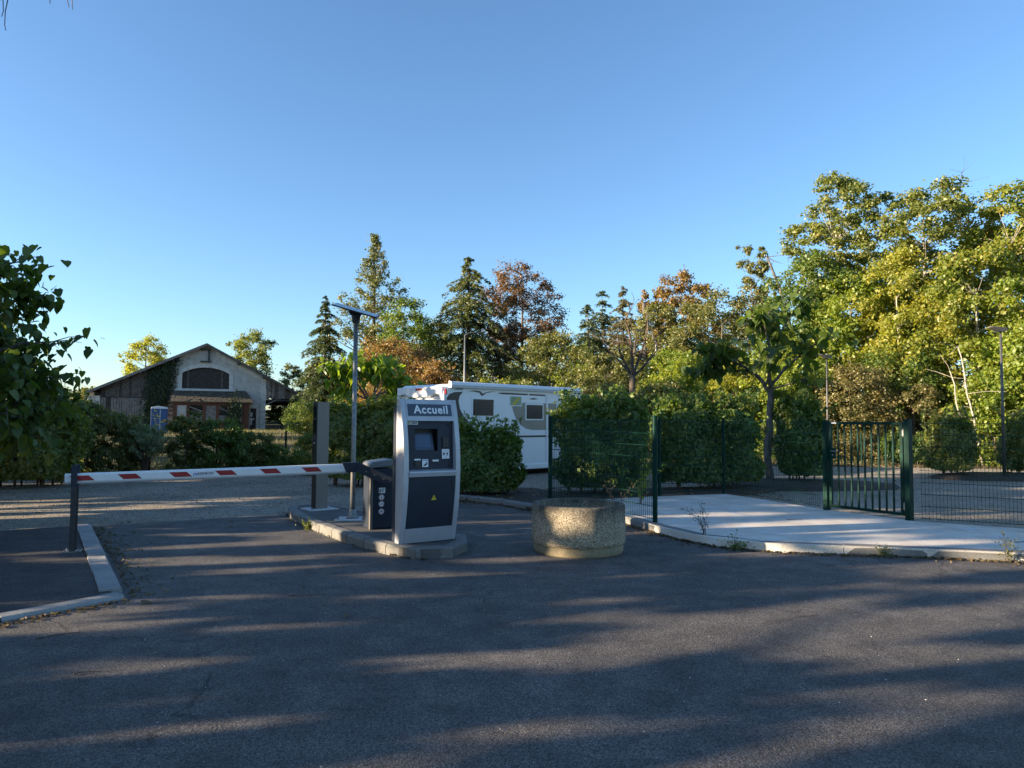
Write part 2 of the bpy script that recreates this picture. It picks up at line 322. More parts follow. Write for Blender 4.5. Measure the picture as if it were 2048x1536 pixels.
DENS, LEAFS = 1.49, 0.757
ENV = {
 'round': lambda t: np.sqrt(np.clip(1 - (2 * t - 0.9) ** 2 / 1.25, 0.02, 1)),
 'oval':  lambda t: np.sqrt(np.clip(1 - (2 * t - 1) ** 2, 0.03, 1)) ** 0.8,
 'spread': lambda t: np.clip(0.45 + 0.75 * t, 0, 1) * np.sqrt(np.clip(1 - np.clip((t - 0.62) / 0.40, 0, 1) ** 2, 0.02, 1)),
 'column': lambda t: np.clip(1.0 - 0.12 * t, 0, 1) * np.sqrt(np.clip(1 - np.clip((t - 0.72) / 0.30, 0, 1) ** 2, 0.03, 1)),
 'cone': lambda t: np.clip(1 - t, 0.02, 1) ** 0.72 * np.clip(0.55 + 2.2 * t, 0, 1),
 'ground': lambda t: np.sqrt(np.clip(1 - t ** 2.2, 0.02, 1)),
}
def crown_cloud(rng, top, bot, r, env, n, clumps, cfrac=(0.16, 0.32), flat=0.75, shell=0.4, lean=(0, 0)):
    """leaf positions and facings, relative to the tree's foot: leaf clumps spread through the crown"""
    tt = rng.random(clumps * 3); keep = rng.random(len(tt)) < ENV[env](tt) ** (0.45 if env == 'cone' else 1.3); tt = tt[keep][:clumps]
    a = rng.random(len(tt)) * 2 * np.pi; ph = rng.random(4) * 6.3
    lob = 1 + 0.16 * np.sin(2 * a + ph[0] + 3 * tt) + 0.13 * np.sin(3 * a + ph[1] - 5 * tt) + 0.10 * np.sin(5 * a + ph[2] + 9 * tt)
    cr = r * rng.uniform(cfrac[0], cfrac[1], len(tt))
    rho = np.maximum(r * ENV[env](tt) * lob - 0.55 * cr, 0.05 * r) * rng.random(len(tt)) ** shell
    if env == 'cone': cr *= np.clip(1.25 - .75 * tt, .5, 2)
    h = top - bot
    CC = np.stack([rho * np.cos(a) + lean[0] * tt, rho * np.sin(a) + lean[1] * tt, bot + h * tt], 1)
    CC[:, 2] = np.clip(CC[:, 2], bot + 0.2 * cr, top - 0.55 * cr)
    # every clump is a spray of smaller tufts, looser towards the outside
    ns = 7; d0 = unit(rng.normal(size=(len(tt), ns, 3)) + unit(CC - np.array([0, 0, bot + .4 * h]))[:, None, :] * 0.5)
    SC = CC[:, None, :] + d0 * (cr[:, None] * rng.uniform(0.25, 1.05, (len(tt), ns)))[:, :, None] * np.array([1, 1, flat])
    sr = cr[:, None] * rng.uniform(0.16, 0.42, (len(tt), ns))
    SC = SC.reshape(-1, 3); sr = sr.reshape(-1)
    idx = rng.choice(len(sr), n, p=sr ** 1.7 / (sr ** 1.7).sum())
    d = rng.normal(size=(n, 3)); P = SC[idx] + d * sr[idx][:, None] * np.array([1, 1, flat]) * 0.85
    P[:, 2] = np.maximum(P[:, 2], 0.03)
    N = unit(d) * 0.7 + rng.normal(size=(n, 3)) * 0.55 + np.array([0, 0, 0.5])
    return P, N, CC, cr
def bez(a, b, c, n=5):
    return [tuple((1 - t) ** 2 * np.array(a) + 2 * t * (1 - t) * np.array(b) + t * t * np.array(c)) for t in np.linspace(0, 1, n)]
def trunk_mesh(rng, top, bot, rt, CC, nl, lean=(0, 0), bend=0.25, tmax=0.8):
    mb = MB(); h = top * tmax; n = 7
    w = rng.normal(size=(n, 2)) * bend * 0.3; w[0] = 0; w = np.cumsum(w, 0) * 0.4
    pts = [(w[i, 0] + lean[0] * i / (n - 1), w[i, 1] + lean[1] * i / (n - 1), h * i / (n - 1) - (0.05 if i == 0 else 0)) for i in range(n)]
    rad = [rt * (1.25 if i == 0 else 1 - 0.82 * i / (n - 1)) for i in range(n)]; mb.tube(pts, rad, 8)
    P = np.array(pts)
    for j in rng.permutation(len(CC))[:nl]:
        c = CC[j]; zz = max(0.12 * h, min(c[2] - 0.35 * np.hypot(c[0], c[1]) - 0.3, h * 0.96)); i = min(int(zz / h * (n - 1)), n - 2); f = zz / h * (n - 1) - i
        s = P[i] * (1 - f) + P[i + 1] * f; r0 = rt * max(0.12, (1 - 0.82 * zz / h)) * 0.5
        mid = s * 0.45 + c * 0.55 + np.array([0, 0, -0.12 * np.linalg.norm(c - s)]) + rng.normal(size=3) * 0.12
        mb.tube(bez(s, mid, c), [r0, r0 * .75, r0 * .52, r0 * .32, r0 * .12], 5)
    return mb
def tree(name, label, x, y, top, bot, r, mat, z=0.0, env='round', n=9000, leaf=0.2, clumps=60, limbs=16, rt=0.18, seed=1, cat='tree', group=None,
         bark='bark', tmpl=DIAMOND, cfrac=(0.16, 0.32), lean=(0, 0), shell=0.3, ry=None, flat=0.75, foliage_name='crown'):
    rng = np.random.default_rng(seed); o = empty(name, (x, y, z), 0, label, cat, group); top -= z; bot -= z
    n = int(n * DENS); leaf *= LEAFS; clumps = int(clumps * 1.5)
    P, N, CC, cr = crown_cloud(rng, top, bot, r, env, n, clumps, cfrac, flat, shell, lean)
    trunk_mesh(rng, top, bot, rt, CC, limbs, lean).build('trunk', bark, o, smooth=True)
    leaves(foliage_name, P, N, leaf * rng.uniform(0.65, 1.3, n), tmpl, mat, o, rng); return o
def conifer(name, label, x, y, top, bot, r, mat, z=0.0, n=9000, spray=0.5, levels=26, per=7, rt=0.25, seed=1, droop=0.28, power=0.9, ragged=0.2, cat='conifer', sparse=1.0, bark='bark_brown', group=None, bulge=0.0, width=0.55):
    rng = np.random.default_rng(seed); o = empty(name, (x, y, z), 0, label, cat, group); top -= z; bot -= z
    mb = MB(); mb.tube([(0, 0, -0.05), (0.05, 0, top * .5), (0, 0, top * 0.985)], [rt, rt * .55, 0.02], 7)
    A = []; L = []; h = top - bot
    for i in range(levels):
        t = (i + rng.random() * 0.6) / levels
        if t > 0.985: continue
        ln0 = r * ((1 - t) ** power * (1 + bulge * math.sin(math.pi * min(1, t * 1.6))))
        for j in range(per if t < 0.8 else max(4, per - 2)):
            if rng.random() > sparse: continue
            t = min(.98, max(0, t + rng.normal() * .35 / levels))
            a = 2 * math.pi * (j + rng.random() * 0.8) / per + i * 1.3; ln = max(0.12, ln0 * rng.uniform(1 - 1.6 * ragged, 1 + ragged))
            A.append((a, bot + h * t, t)); L.append(ln)
    A = np.array(A); L = np.array(L)
    for k in range(len(L)):
        if L[k] > 0.5:
            a, zz, t = A[k]; e = (math.cos(a) * L[k], math.sin(a) * L[k], zz - droop * L[k] * 0.7)
            mb.tube(bez((0, 0, zz), (e[0] * .5, e[1] * .5, zz + 0.08 * L[k]), e, 4), [0.035, 0.028, 0.018, 0.006], 4, False)
    mb.build('trunk', bark, o, smooth=True)
    idx = rng.choice(len(L), n, p=(L + 0.12) / (L + 0.12).sum()); f = rng.random(n) ** 0.72
    a = A[idx, 0]; ln = L[idx]; rad = f * ln
    side = rng.normal(size=n) * (0.10 * ln * (1.15 - f) + 0.05)
    zz = A[idx, 1] + 0.16 * ln * f * (1 - f) * 2 - droop * ln * f * f * 0.7 - np.abs(rng.normal(size=n)) * 0.13 * ln ** 0.5
    P = np.stack([np.cos(a) * rad - np.sin(a) * side, np.sin(a) * rad + np.cos(a) * side, zz], 1)
    T = np.stack([np.cos(a) - np.sin(a) * np.sign(side) * 0.7, np.sin(a) + np.cos(a) * np.sign(side) * 0.7, -0.35 - rng.random(n) * 0.5], 1) + rng.normal(size=(n, 3)) * 0.3
    N = rng.normal(size=(n, 3)) * 0.6 + np.array([0, 0, 1.0])
    leaves('crown', P, N, spray * rng.uniform(0.5, 1.15, n), DIAMOND, mat, o, rng, T, width); return o
def hedge(name, label, x, y, sx, sy, h, mat, rz=0.0, n=15000, leaf=0.075, seed=1, cat='hedge', shoots=40, bulge=0.17, z=0.0, group=None, low=0.03, shoot_len=(0.15, 0.5)):
    """clipped hedge: leaves lie on an uneven box surface and a little behind it; shoots stand out above"""
    rng = np.random.default_rng(seed); o = empty(name, (x, y, z), rz, label, cat, group)
    ar = np.array([sx * sy, 2 * sx * h, 2 * sy * h]); f = rng.choice(3, n, p=ar / ar.sum()); u = rng.random((n, 2)) * 2 - 1; sg = np.where(rng.random(n) < 0.5, -1, 1)
    P = np.zeros((n, 3)); N = np.zeros((n, 3))
    m = f == 0; P[m] = np.stack([u[m, 0], u[m, 1], np.ones(m.sum())], 1); N[m] = (0, 0, 1)
    m = f == 1; P[m] = np.stack([u[m, 0], sg[m], u[m, 1]], 1); N[m, 1] = sg[m]
    m = f == 2; P[m] = np.stack([sg[m], u[m, 0], u[m, 1]], 1); N[m, 0] = sg[m]
    q = np.sign(P) * np.abs(P); rr = (np.abs(q) ** 3.6).sum(1) ** (1 / 3.6); P = q / rr[:, None]          # rounded corners
    P *= np.array([sx / 2, sy / 2, h / 2]); 
    ph = rng.random(6) * 6.3
    bl = np.sin(P[:, 0] * 4.3 + ph[0] + P[:, 2] * 2.1) + np.sin(P[:, 2] * 5.1 + ph[1] + P[:, 1] * 3) + np.sin(P[:, 0] * 9.1 - P[:, 2] * 7.7 + ph[2]) * 0.7 + np.sin(P[:, 1] * 6 + ph[3])
    dep = -np.abs(rng.exponential(0.09, n)) + bl * bulge * 0.5 + rng.normal(size=n) * 0.02
    P = P + N * dep[:, None]; P[:, 2] += h / 2 + low
    vol = rng.random(n) < 0.14
    P[vol] = (rng.random((vol.sum(), 3)) - 0.5) * np.array([sx, sy, h]) * 0.85 + np.array([0, 0, h / 2 + low])
    P[:, 2] = np.maximum(P[:, 2], 0.02)
    N = N + rng.normal(size=(n, 3)) * 0.55 + np.array([0, 0, 0.35])
    mb = MB(); ns = max(5, int(sx * 5))
    for k in range(ns):
        bx, by = rng.uniform(-.42, .42) * sx, rng.uniform(-.25, .25) * sy
        for j in range(3):
            e = (bx + rng.normal() * .2, by + rng.normal() * .15, h * rng.uniform(.7, .97)); mb.tube(bez((bx, by, -0.03), (bx, by, h * .4), e, 4), [0.022, 0.016, 0.01, 0.004], 4, False)
    SP = []; SN = []
    for k in range(shoots):
        p = np.array([rng.uniform(-.5, .5) * sx, rng.uniform(-.45, .45) * sy, h * rng.uniform(.9, 1.0)]); d = np.array([rng.normal() * .35, rng.normal() * .3, 1.0]); L = rng.uniform(*shoot_len)
        mb.tube([p, p + d * L], [0.006, 0.002], 3, False)
        m_ = int(6 + L * 24); t = rng.random(m_); SP.append(p + d * (t * L)[:, None] + rng.normal(size=(m_, 3)) * 0.03); SN.append(rng.normal(size=(m_, 3)) + np.array([0, -.4, .5]))
    for k in range(int(shoots * .8)):
        q = rng.random(); p = np.array([rng.uniform(-.5, .5) * sx, -.47 * sy, h * rng.uniform(.25, .98)]) if q < .6 else np.array([(.47 if rng.random() < .5 else -.47) * sx, rng.uniform(-.5, .5) * sy, h * rng.uniform(.25, .98)])
        d = np.array([p[0] / sx * 1.2 + rng.normal() * .3, p[1] / sy * 1.4 + rng.normal() * .3, rng.uniform(.2, .9)]); Ls = rng.uniform(.08, .26); mb.tube([p, p + d * Ls], [0.005, 0.002], 3, False)
        m_ = int(5 + Ls * 30); t = rng.random(m_); SP.append(p + d * (t * Ls)[:, None] + rng.normal(size=(m_, 3)) * .025); SN.append(rng.normal(size=(m_, 3)) + np.array([0, -.4, .5]))
    mb.build('branches', 'bark_brown', o)
    if SP: P = np.concatenate([P] + SP); N = np.concatenate([N] + SN)
    leaves('foliage', P, N, leaf * 1.08 * rng.uniform(0.5, 1.45, len(P)), DIAMOND, mat, o, rng); return o

# ------------------------------------------------------------------ leaf colours
L = {}
L['hedge'] = leafmat('leaf_hedge', [(0.030, 0.058, 0.012), (0.050, 0.090, 0.018), (0.085, 0.130, 0.026), (0.15, 0.17, 0.04)], 0.35, patch=1.9, gain=1.7)
L['hedge_y'] = leafmat('leaf_hedge_yellowing', [(0.040, 0.068, 0.014), (0.075, 0.105, 0.022), (0.13, 0.145, 0.032), (0.22, 0.20, 0.055)], 0.35, patch=1.5, gain=1.7)
L['green'] = leafmat('leaf_green', [(0.035, 0.070, 0.015), (0.065, 0.115, 0.022), (0.11, 0.155, 0.03), (0.17, 0.19, 0.045)], 0.35)
L['lime'] = leafmat('leaf_lime', [(0.07, 0.12, 0.015), (0.13, 0.19, 0.025), (0.21, 0.25, 0.035), (0.30, 0.29, 0.05)], 0.4)
L['yellow'] = leafmat('leaf_yellow', [(0.10, 0.14, 0.02), (0.17, 0.20, 0.03), (0.26, 0.26, 0.04), (0.36, 0.31, 0.055)], 0.42)
L['gold'] = leafmat('leaf_gold', [(0.08, 0.125, 0.022), (0.13, 0.18, 0.03), (0.21, 0.23, 0.04), (0.31, 0.24, 0.055)], 0.42)
L['olive'] = leafmat('leaf_olive', [(0.045, 0.065, 0.02), (0.085, 0.105, 0.03), (0.14, 0.145, 0.045), (0.20, 0.17, 0.065)], 0.32)
L['ash'] = leafmat('leaf_ash', [(0.055, 0.085, 0.02), (0.10, 0.135, 0.03), (0.16, 0.18, 0.045), (0.24, 0.22, 0.07)], 0.35)
L['russet'] = leafmat('leaf_russet', [(0.08, 0.065, 0.022), (0.15, 0.10, 0.04), (0.27, 0.16, 0.07), (0.18, 0.16, 0.05)], 0.3)
L['oakbrown'] = leafmat('leaf_oak_brown', [(0.06, 0.065, 0.02), (0.14, 0.10, 0.03), (0.24, 0.14, 0.045), (0.16, 0.15, 0.05)], 0.3)
L['copper'] = leafmat('leaf_copper', [(0.055, 0.04, 0.025), (0.11, 0.065, 0.034), (0.18, 0.10, 0.05), (0.12, 0.10, 0.045)], 0.28)
L['plum'] = leafmat('leaf_plum', [(0.06, 0.03, 0.03), (0.12, 0.06, 0.055), (0.20, 0.11, 0.09)], 0.3)
L['brown'] = leafmat('leaf_brown', [(0.075, 0.085, 0.03), (0.12, 0.12, 0.045), (0.19, 0.15, 0.06), (0.14, 0.15, 0.05)], 0.3)
L['spruce'] = leafmat('needle_spruce', [(0.035, 0.062, 0.034), (0.065, 0.095, 0.05), (0.11, 0.135, 0.07)], 0.2)
L['sequoia'] = leafmat('needle_sequoia', [(0.055, 0.080, 0.03), (0.095, 0.12, 0.045), (0.15, 0.155, 0.06), (0.21, 0.17, 0.075)], 0.2)
L['cedar'] = leafmat('needle_cedar', [(0.052, 0.075, 0.03), (0.092, 0.115, 0.042), (0.14, 0.15, 0.058)], 0.2)
L['larch'] = leafmat('needle_larch', [(0.06, 0.075, 0.03), (0.11, 0.11, 0.045), (0.17, 0.13, 0.075)], 0.2)
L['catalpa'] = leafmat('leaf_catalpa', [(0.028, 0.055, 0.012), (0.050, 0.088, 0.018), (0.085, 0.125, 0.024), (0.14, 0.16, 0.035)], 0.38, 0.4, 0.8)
L['catalpa_lit'] = leafmat('leaf_catalpa_lit', [(0.06, 0.12, 0.015), (0.12, 0.19, 0.022), (0.20, 0.26, 0.03)], 0.45, 0.4, 0.8)  # brighter copy of the catalpa leaf, sunlight put into its colour
L['pale_shrub'] = leafmat('leaf_pale_shrub', [(0.14, 0.17, 0.09), (0.22, 0.25, 0.15), (0.32, 0.34, 0.22)], 0.25)
L['ivy'] = leafmat('leaf_ivy', [(0.012, 0.024, 0.010), (0.024, 0.042, 0.015), (0.04, 0.062, 0.02)], 0.15)

# ------------------------------------------------------------------ ground, roads, pavements
def gz(x, y):
    t = np.clip((np.asarray(y, float) - 27) / 40, 0, 1); t = t * t * (3 - 2 * t)
    w = np.clip((2 - np.asarray(x, float)) / 8, 0, 1); w = w * w * (3 - 2 * w)
    return 0.46 * t * w
gx = np.concatenate([[-2500, -900, -350, -180, -110], np.arange(-80, 81, 2.0), [110, 180, 350, 900, 2500]])
gy = np.concatenate([[-900, -200, -80, -40], np.arange(-30, 131, 2.0), [170, 260, 500, 1200, 3500]])
X, Y = np.meshgrid(gx, gy); Z = gz(X, Y) - 0.03
nx = len(gx); vv = np.stack([X, Y, Z], 2).reshape(-1, 3)
ff = [(j * nx + i, j * nx + i + 1, (j + 1) * nx + i + 1, (j + 1) * nx + i) for j in range(len(gy) - 1) for i in range(nx - 1)]
tag(obj('ground', vv, ff, 'ground', None, True), kind='structure')

def sheet(name, poly, z, mat, kind='structure', thick=0.0):
    mb = MB(); n = len(poly)
    if thick: mb.prism(poly, 'z', z - thick, z)
    else: mb.add([(p[0], p[1], z) for p in poly], [tuple(range(n))])
    o = mb.build(name, mat)
    if not thick and o.data.polygons[0].normal.z < 0: o.data.flip_normals()
    return tag(o, kind=kind)
# kerb line that runs from the hedge bed round the pale pavement
KERB = [(-1.75, 15.45), (-1.0, 15.0), (-0.25, 14.45), (0.62, 13.05), (1.25, 12.45), (1.90, 11.90), (2.20, 10.85), (2.60, 9.93), (3.15, 9.46), (3.75, 9.29), (4.65, 9.17), (5.5, 9.0), (6.3, 8.81), (9.5, 8.0), (16, 6.1)]
sheet('road', [(-60, -40), (60, -40), (60, 4), (16, 6.2), (9.5, 8.1), (6.3, 8.9), (5.5, 9.1), (4.65, 9.27), (3.75, 9.4), (3.15, 9.55), (2.65, 10.0), (2.28, 10.9), (1.98, 11.95), (1.3, 12.55), (0.7, 13.1), (-0.2, 14.55), (-0.95, 15.1), (-1.6, 14.3),
               (-3.93, 12.74), (-5.34, 11.9), (-6.68, 11.17), (-7.48, 10.49), (-12, 7.6), (-60, -20)], 0.0, 'asphalt')
sheet('gravel_lot', [(-60, -18), (-12, 7.2), (-6.6, 11.0), (-1.2, 14.4), (2, 14.3), (5.1, 14.6), (6.4, 11.2), (10, 8.8), (30, 2), (60, 8), (40, 22), (15.8, 27.2), (12.9, 27.6), (9, 29), (3, 28.5), (-3, 26.5), (-7.6, 23.7), (-12.75, 20.6), (-18, 17.4), (-60, 0)], -0.012, 'gravel')
# smoothed outline of a polyline
def resample(pts, step):
    P = [Vector((*p, 0)) for p in pts]; out = [P[0]]; acc = 0
    for i in range(len(P) - 1):
        a, b = P[i], P[i + 1]; d = (b - a).length; s = step - acc
        while s <= d: out.append(a + (b - a) * (s / d)); s += step
        acc = d - (s - step)
    return out
def chaikin(pts, k=2):
    for _ in range(k):
        q = [pts[0]]
        for a, b in zip(pts[:-1], pts[1:]): q += [(a[0] * .75 + b[0] * .25, a[1] * .75 + b[1] * .25), (a[0] * .25 + b[0] * .75, a[1] * .25 + b[1] * .75)]
        pts = q + [pts[-1]]
    return pts
kl = chaikin(KERB, 2)
pav = [p for p in kl if p[0] > 1.2] + [(16.2, 8.0), (10.4, 9.45), (7.9, 10.75), (6.55, 11.55), (5.72, 13.0), (5.05, 14.9), (4.70, 15.66), (3.0, 15.05), (1.6, 14.3), (0.9, 13.9)]
pavement = sheet('pavement', pav, 0.115, 'pavement', thick=0.16)
bed = sheet('hedge_bed', [p for p in kl if p[0] <= 1.3] + [(0.95, 13.9), (1.7, 14.4), (3.0, 15.15), (4.6, 15.8), (6.6, 17.6), (6.4, 18.6), (3, 17.4), (1, 16.6), (0.5, 17.4), (-1.6, 17.3), (-2.2, 16.2)], 0.06, 'soil', thick=0.12)
def kerb_stones(pts, parent, h, w, length, mat, seed, z0=-0.03, inner=+1, gap=0.008):
    rnd = random.Random(seed); P = resample(pts, length)
    for a, b in zip(P[:-1], P[1:]):
        d = (b - a); Ln = d.length; d.normalize(); nrm = Vector((-d.y, d.x, 0)) * inner; m = MB(); hh = h + rnd.uniform(-.006, .006); ww = w + rnd.uniform(-.005, .005)
        prof = [(0, z0), (0.0, hh - 0.028), (0.022, hh - 0.004), (0.05, hh), (ww, hh), (ww, z0)]
        s0, s1 = gap, Ln - gap
        v = [Vector((0, 0, 0)) + d * s + nrm * p + Vector((0, 0, z)) for s in (s0, (s0 + s1) / 2, s1) for p, z in prof]
        n = len(prof); f = [tuple(range(n)), tuple(range(2 * n, 3 * n))[::-1]] + [(r * n + i, r * n + (i + 1) % n, (r + 1) * n + (i + 1) % n, (r + 1) * n + i) for r in range(2) for i in range(n)]
        for q in range(len(v)): v[q] += Vector((rnd.uniform(-.004, .004), rnd.uniform(-.004, .004), rnd.uniform(-.003, .003)))
        o = m.add(v, f).build('kerb_stone', mat, parent); o.location = a
kerb_stones([p for p in kl if p[0] > 1.1], pavement, 0.12, 0.16, 0.98, 'kerb', 3, inner=1)
kerb_stones([p for p in kl if p[0] < 1.3], bed, 0.11, 0.15, 0.98, 'kerb', 4, inner=1)

# traffic island
ISL = [(-0.62, 9.85), (-0.54, 9.25), (-0.62, 8.95), (-0.78, 8.76), (-1.04, 8.66), (-1.30, 8.76), (-1.83, 9.28), (-2.28, 9.83), (-2.85, 10.65), (-3.37, 11.42), (-3.95, 12.55), (-4.02, 12.95), (-3.86, 13.2), (-3.5, 13.2), (-2.9, 12.75), (-2.2, 12.1), (-1.4, 11.1), (-0.75, 10.15)]
cx, cy = np.mean([p[0] for p in ISL]), np.mean([p[1] for p in ISL])
island = sheet('traffic_island', [(cx + (p[0] - cx) * 0.97, cy + (p[1] - cy) * 0.97) for p in ISL], 0.118, 'island_fill', thick=0.14)
kerb_stones(chaikin(ISL + [ISL[0]], 1), island, 0.132, 0.15, 0.52, 'kerb', 5, inner=-1)
# asphalt footpath on the left with flush border blocks
fp = sheet('footpath', [(-6.6, 11.05), (-3.80, 6.85), (-4.30, 6.05), (-5.6, 4.2), (-9, 1.2), (-16, 4.8), (-12, 7.5), (-7.5, 10.42)], 0.03, 'asphalt_path', thick=0.06)
kerb_stones([(-6.52, 11.12), (-4.80, 8.55), (-3.68, 6.86)], fp, 0.05, 0.20, 0.995, 'border', 6, inner=-1)
kerb_stones([(-3.60, 6.74), (-4.20, 5.95), (-5.4, 4.2), (-8.8, 1.0)], fp, 0.045, 0.17, 0.995, 'border', 7, inner=-1)
# planting mound of the catalpa beyond the fence
def mound(name, x, y, rx, ry, h, mat, seed):
    rng = np.random.default_rng(seed); v = [(0, 0, h)]; n = 26; f = []
    for i, (rr, zz) in enumerate([(.45, .95), (.8, .7), (.95, .4), (1.0, -.15)]):
        for k in range(n):
            a = 2 * math.pi * k / n; q = rr * (1 + 0.07 * math.sin(3 * a + seed) + rng.normal() * .015); v.append((rx * q * math.cos(a), ry * q * math.sin(a), h * zz + rng.normal() * 0.008))
    f += [(0, 1 + k, 1 + (k + 1) % n) for k in range(n)]
    f += [(1 + r * n + k, 1 + (r + 1) * n + k, 1 + (r + 1) * n + (k + 1) % n, 1 + r * n + (k + 1) % n) for r in range(3) for k in range(n)]
    o = obj(name, v, f, mat, None, True); o.location = (x, y, -0.01); return tag(o, kind='structure')
mound('planting_bed', 7.6, 19.1, 2.6, 1.5, 0.16, 'soil', 2)
mound('planting_bed', 15.2, 22.2, 2.2, 1.2, 0.18, 'soil', 3)

# ------------------------------------------------------------------ payment kiosk
BOW_H = 1.83
def bow(z): return 0.135 * math.sin(math.pi * min(max(z / BOW_H, 0), 1)) ** 0.92 - 0.02 * max(0, (z - 1.2) / 0.6) ** 2
def bowslope(z): return (bow(z + .01) - bow(z - .01)) / .02
def bowslab(x0, x1, z0, z1, yb, off=0.0, n=14):
    zs = [z0 + (z1 - z0) * i / n for i in range(n + 1)]
    return MB().prism([(-bow(z) + off, z) for z in zs] + [(yb, z1), (yb, z0)], 'x', x0, x1)
kiosk = empty('payment_kiosk', (-1.075, 9.23, 0.128), R(32.5), 'silver and slate bowed reception kiosk headed Accueil on the traffic island', 'kiosk')
box('housing', 'slate', kiosk, -.375, .375, .125, .275, 0, 1.73, 0.006)
for s in (-1, 1):
    x0, x1 = (-.40, -.332) if s < 0 else (.332, .40)
    bowslab(x0, x1, 0, BOW_H, .122).build('stile', 'silver', kiosk, 0.004, 1)
bowslab(-.331, .331, 1.552, BOW_H - .001, .12).build('header', 'silver', kiosk)
bowslab(-.331, .331, 0.0, .188, .12).build('plinth', 'silver', kiosk)
ledge = MB().prism([(-.150, .895), (-.145, .912), (-.05, .93), (.02, .93), (.02, .845), (-bow(.845) - .004, .845)], 'x', -.331, .331).build('ledge', 'silver', kiosk)
bowslab(-.328, .328, .192, .842, .05, 0.012).build('door', 'slate', kiosk)
# upper panel: four strips round the screen opening
def py(z): return -0.018 - (1.55 - z) / .635 * 0.04
pn = MB(); hx0, hx1, hz0, hz1 = -.206, .113, 1.165, 1.448
for a, b, c, d in ((-.331, hx0, .93, 1.552), (hx1, .331, .93, 1.552), (hx0, hx1, .93, hz0), (hx0, hx1, hz1, 1.552)):
    pn.prism([(py(c), c), (py(d), d), (py(d) + .02, d), (py(c) + .02, c)], 'x', a, b)
panel = pn.build('control_panel', 'slate', kiosk)
rec = MB()
for a, b, c, d, y0, y1 in ((hx0 - .01, hx0, hz0, hz1, -.03, .10), (hx1, hx1 + .01, hz0, hz1, -.03, .10), (hx0, hx1, hz1, hz1 + .01, -.01, .10), (hx0, hx1, hz0 - .01, hz0, -.02, .10), (hx0, hx1, hz0, hz1, .10, .108)):
    rec.box(a, b, y0, y1, c, d)
rec.build('screen_recess', 'black', panel)
MB().prism([(-.005, hz0 + .005), (.075, hz1 - .05), (.082, hz1 - .05), (.004, hz0 + .005)], 'x', hx0 + .004, hx1 - .03).build('screen_bezel', 'sign_blue', panel)
MB().prism([(.0045, hz0 + .045), (.058, hz1 - .075), (.06, hz1 - .075), (.0065, hz0 + .045)], 'x', hx0 + .012, hx1 - .07).build('screen', 'screen', panel)
def on_panel(name, mat, x0, x1, z0, z1, t=.004, bev=0.0, par=None):
    m = MB().prism([(py(z0) - t, z0), (py(z1) - t, z1), (py(z1) + .001, z1), (py(z0) + .001, z0)], 'x', x0, x1); return m.build(name, mat, par or kiosk, bev)
rd = on_panel('card_terminal', 'black', .175, .276, 1.204, 1.347, .018, .004)
kb = MB()
for i in range(3):
    for j in range(4): kb.box(.190 + i * .022, .205 + i * .022, py(1.25) - .024, py(1.25) - .016, 1.222 + j * .018, 1.233 + j * .018)
kb.build('key', 'lamp_grey', rd)
st = on_panel('card_sticker', 'white_print', .172, .279, 1.062, 1.186, .002)
for a, b, c, d, m in ((.187, .212, 1.112, 1.14, 'slate'), (.236, .256, 1.112, 1.14, 'slate'), (.182, .216, 1.098, 1.101, 'slate'), (.232, .262, 1.098, 1.101, 'slate'), (.20, .255, 1.158, 1.161, 'blue_print'), (.215, .235, 1.076, 1.084, 'blue_print')):
    on_panel('print', m, a, b, c, d, .003, 0, st)
on_panel('scanner', 'black', -.220, -.142, .968, 1.042, .012, .003)
on_panel('scanner_label', 'white_print', -.222, -.135, 1.048, 1.068, .002)
cs = on_panel('contactless_sticker', 'white_print', -.112, -.028, .962, 1.060, .002)
on_panel('print', 'blue_print', -.105, -.035, 1.044, 1.052, .003, 0, cs)
pr = MB()
pr.add([(-.104, py(.98) - .003, .974), (-.06, py(.98) - .003, .978), (-.05, py(1.0) - .0032, 1.012), (-.075, py(1.0) - .0032, 1.004)], [(0, 1, 2, 3)])
for q in range(3):
    rr = .014 + q * .008
    for k in range(6):
        a0, a1 = R(-60 + k * 20), R(-60 + (k + 1) * 20); c = (-.072, 1.006)
        pr.add([(c[0] + r_ * math.cos(a), py(c[1]) - .0034, c[1] + r_ * math.sin(a)) for r_, a in ((rr, a0), (rr + .004, a0), (rr + .004, a1), (rr, a1))], [(0, 1, 2, 3)])
pr.build('pictogram', 'slate', cs)
on_panel('slot_label', 'white_print', .035, .122, 1.030, 1.052, .002); on_panel('ticket_slot', 'black', .032, .126, 1.008, 1.024, .010, .002)
lb = on_panel('maker_label', 'white_print', -.326, -.166, 1.505, 1.542, .002)
on_panel('print', 'label_green', -.320, -.268, 1.511, 1.536, .003, 0, lb); on_panel('print', 'sign_blue', -.258, -.174, 1.514, 1.533, .003, 0, lb)
def lock(x, z, yy, par): MB().tube([(x, yy + .004, z), (x, yy - .012, z)], [.020, .018], 16).build('lock', 'black', par, smooth=False)
lock(.285, 1.505, py(1.505), kiosk); lock(.285, .970, py(.97), kiosk)
lock(.292, .765, -bow(.765) + .012, kiosk); lock(.292, .285, -bow(.285) + .012, kiosk)
def on_bow(mb_fn, z, off): return Matrix.Translation((0, -bow(z) - off, z)) @ Matrix.Rotation(math.atan(-bowslope(z)) * -1, 4, 'X')
sg = bowslab(-.312, .312, 1.615, 1.768, -.0, -.003); sgo = MB(); zs = [1.615 + (1.768 - 1.615) * i / 6 for i in range(7)]
sgo.prism([(-bow(z) - .004, z) for z in zs] + [(-bow(z) + .004, z) for z in zs[::-1]], 'x', -.312, .312)
sign = sgo.build('sign_panel', 'sign_blue', kiosk)
zc = 1.690; tl = math.atan(-bowslope(zc))
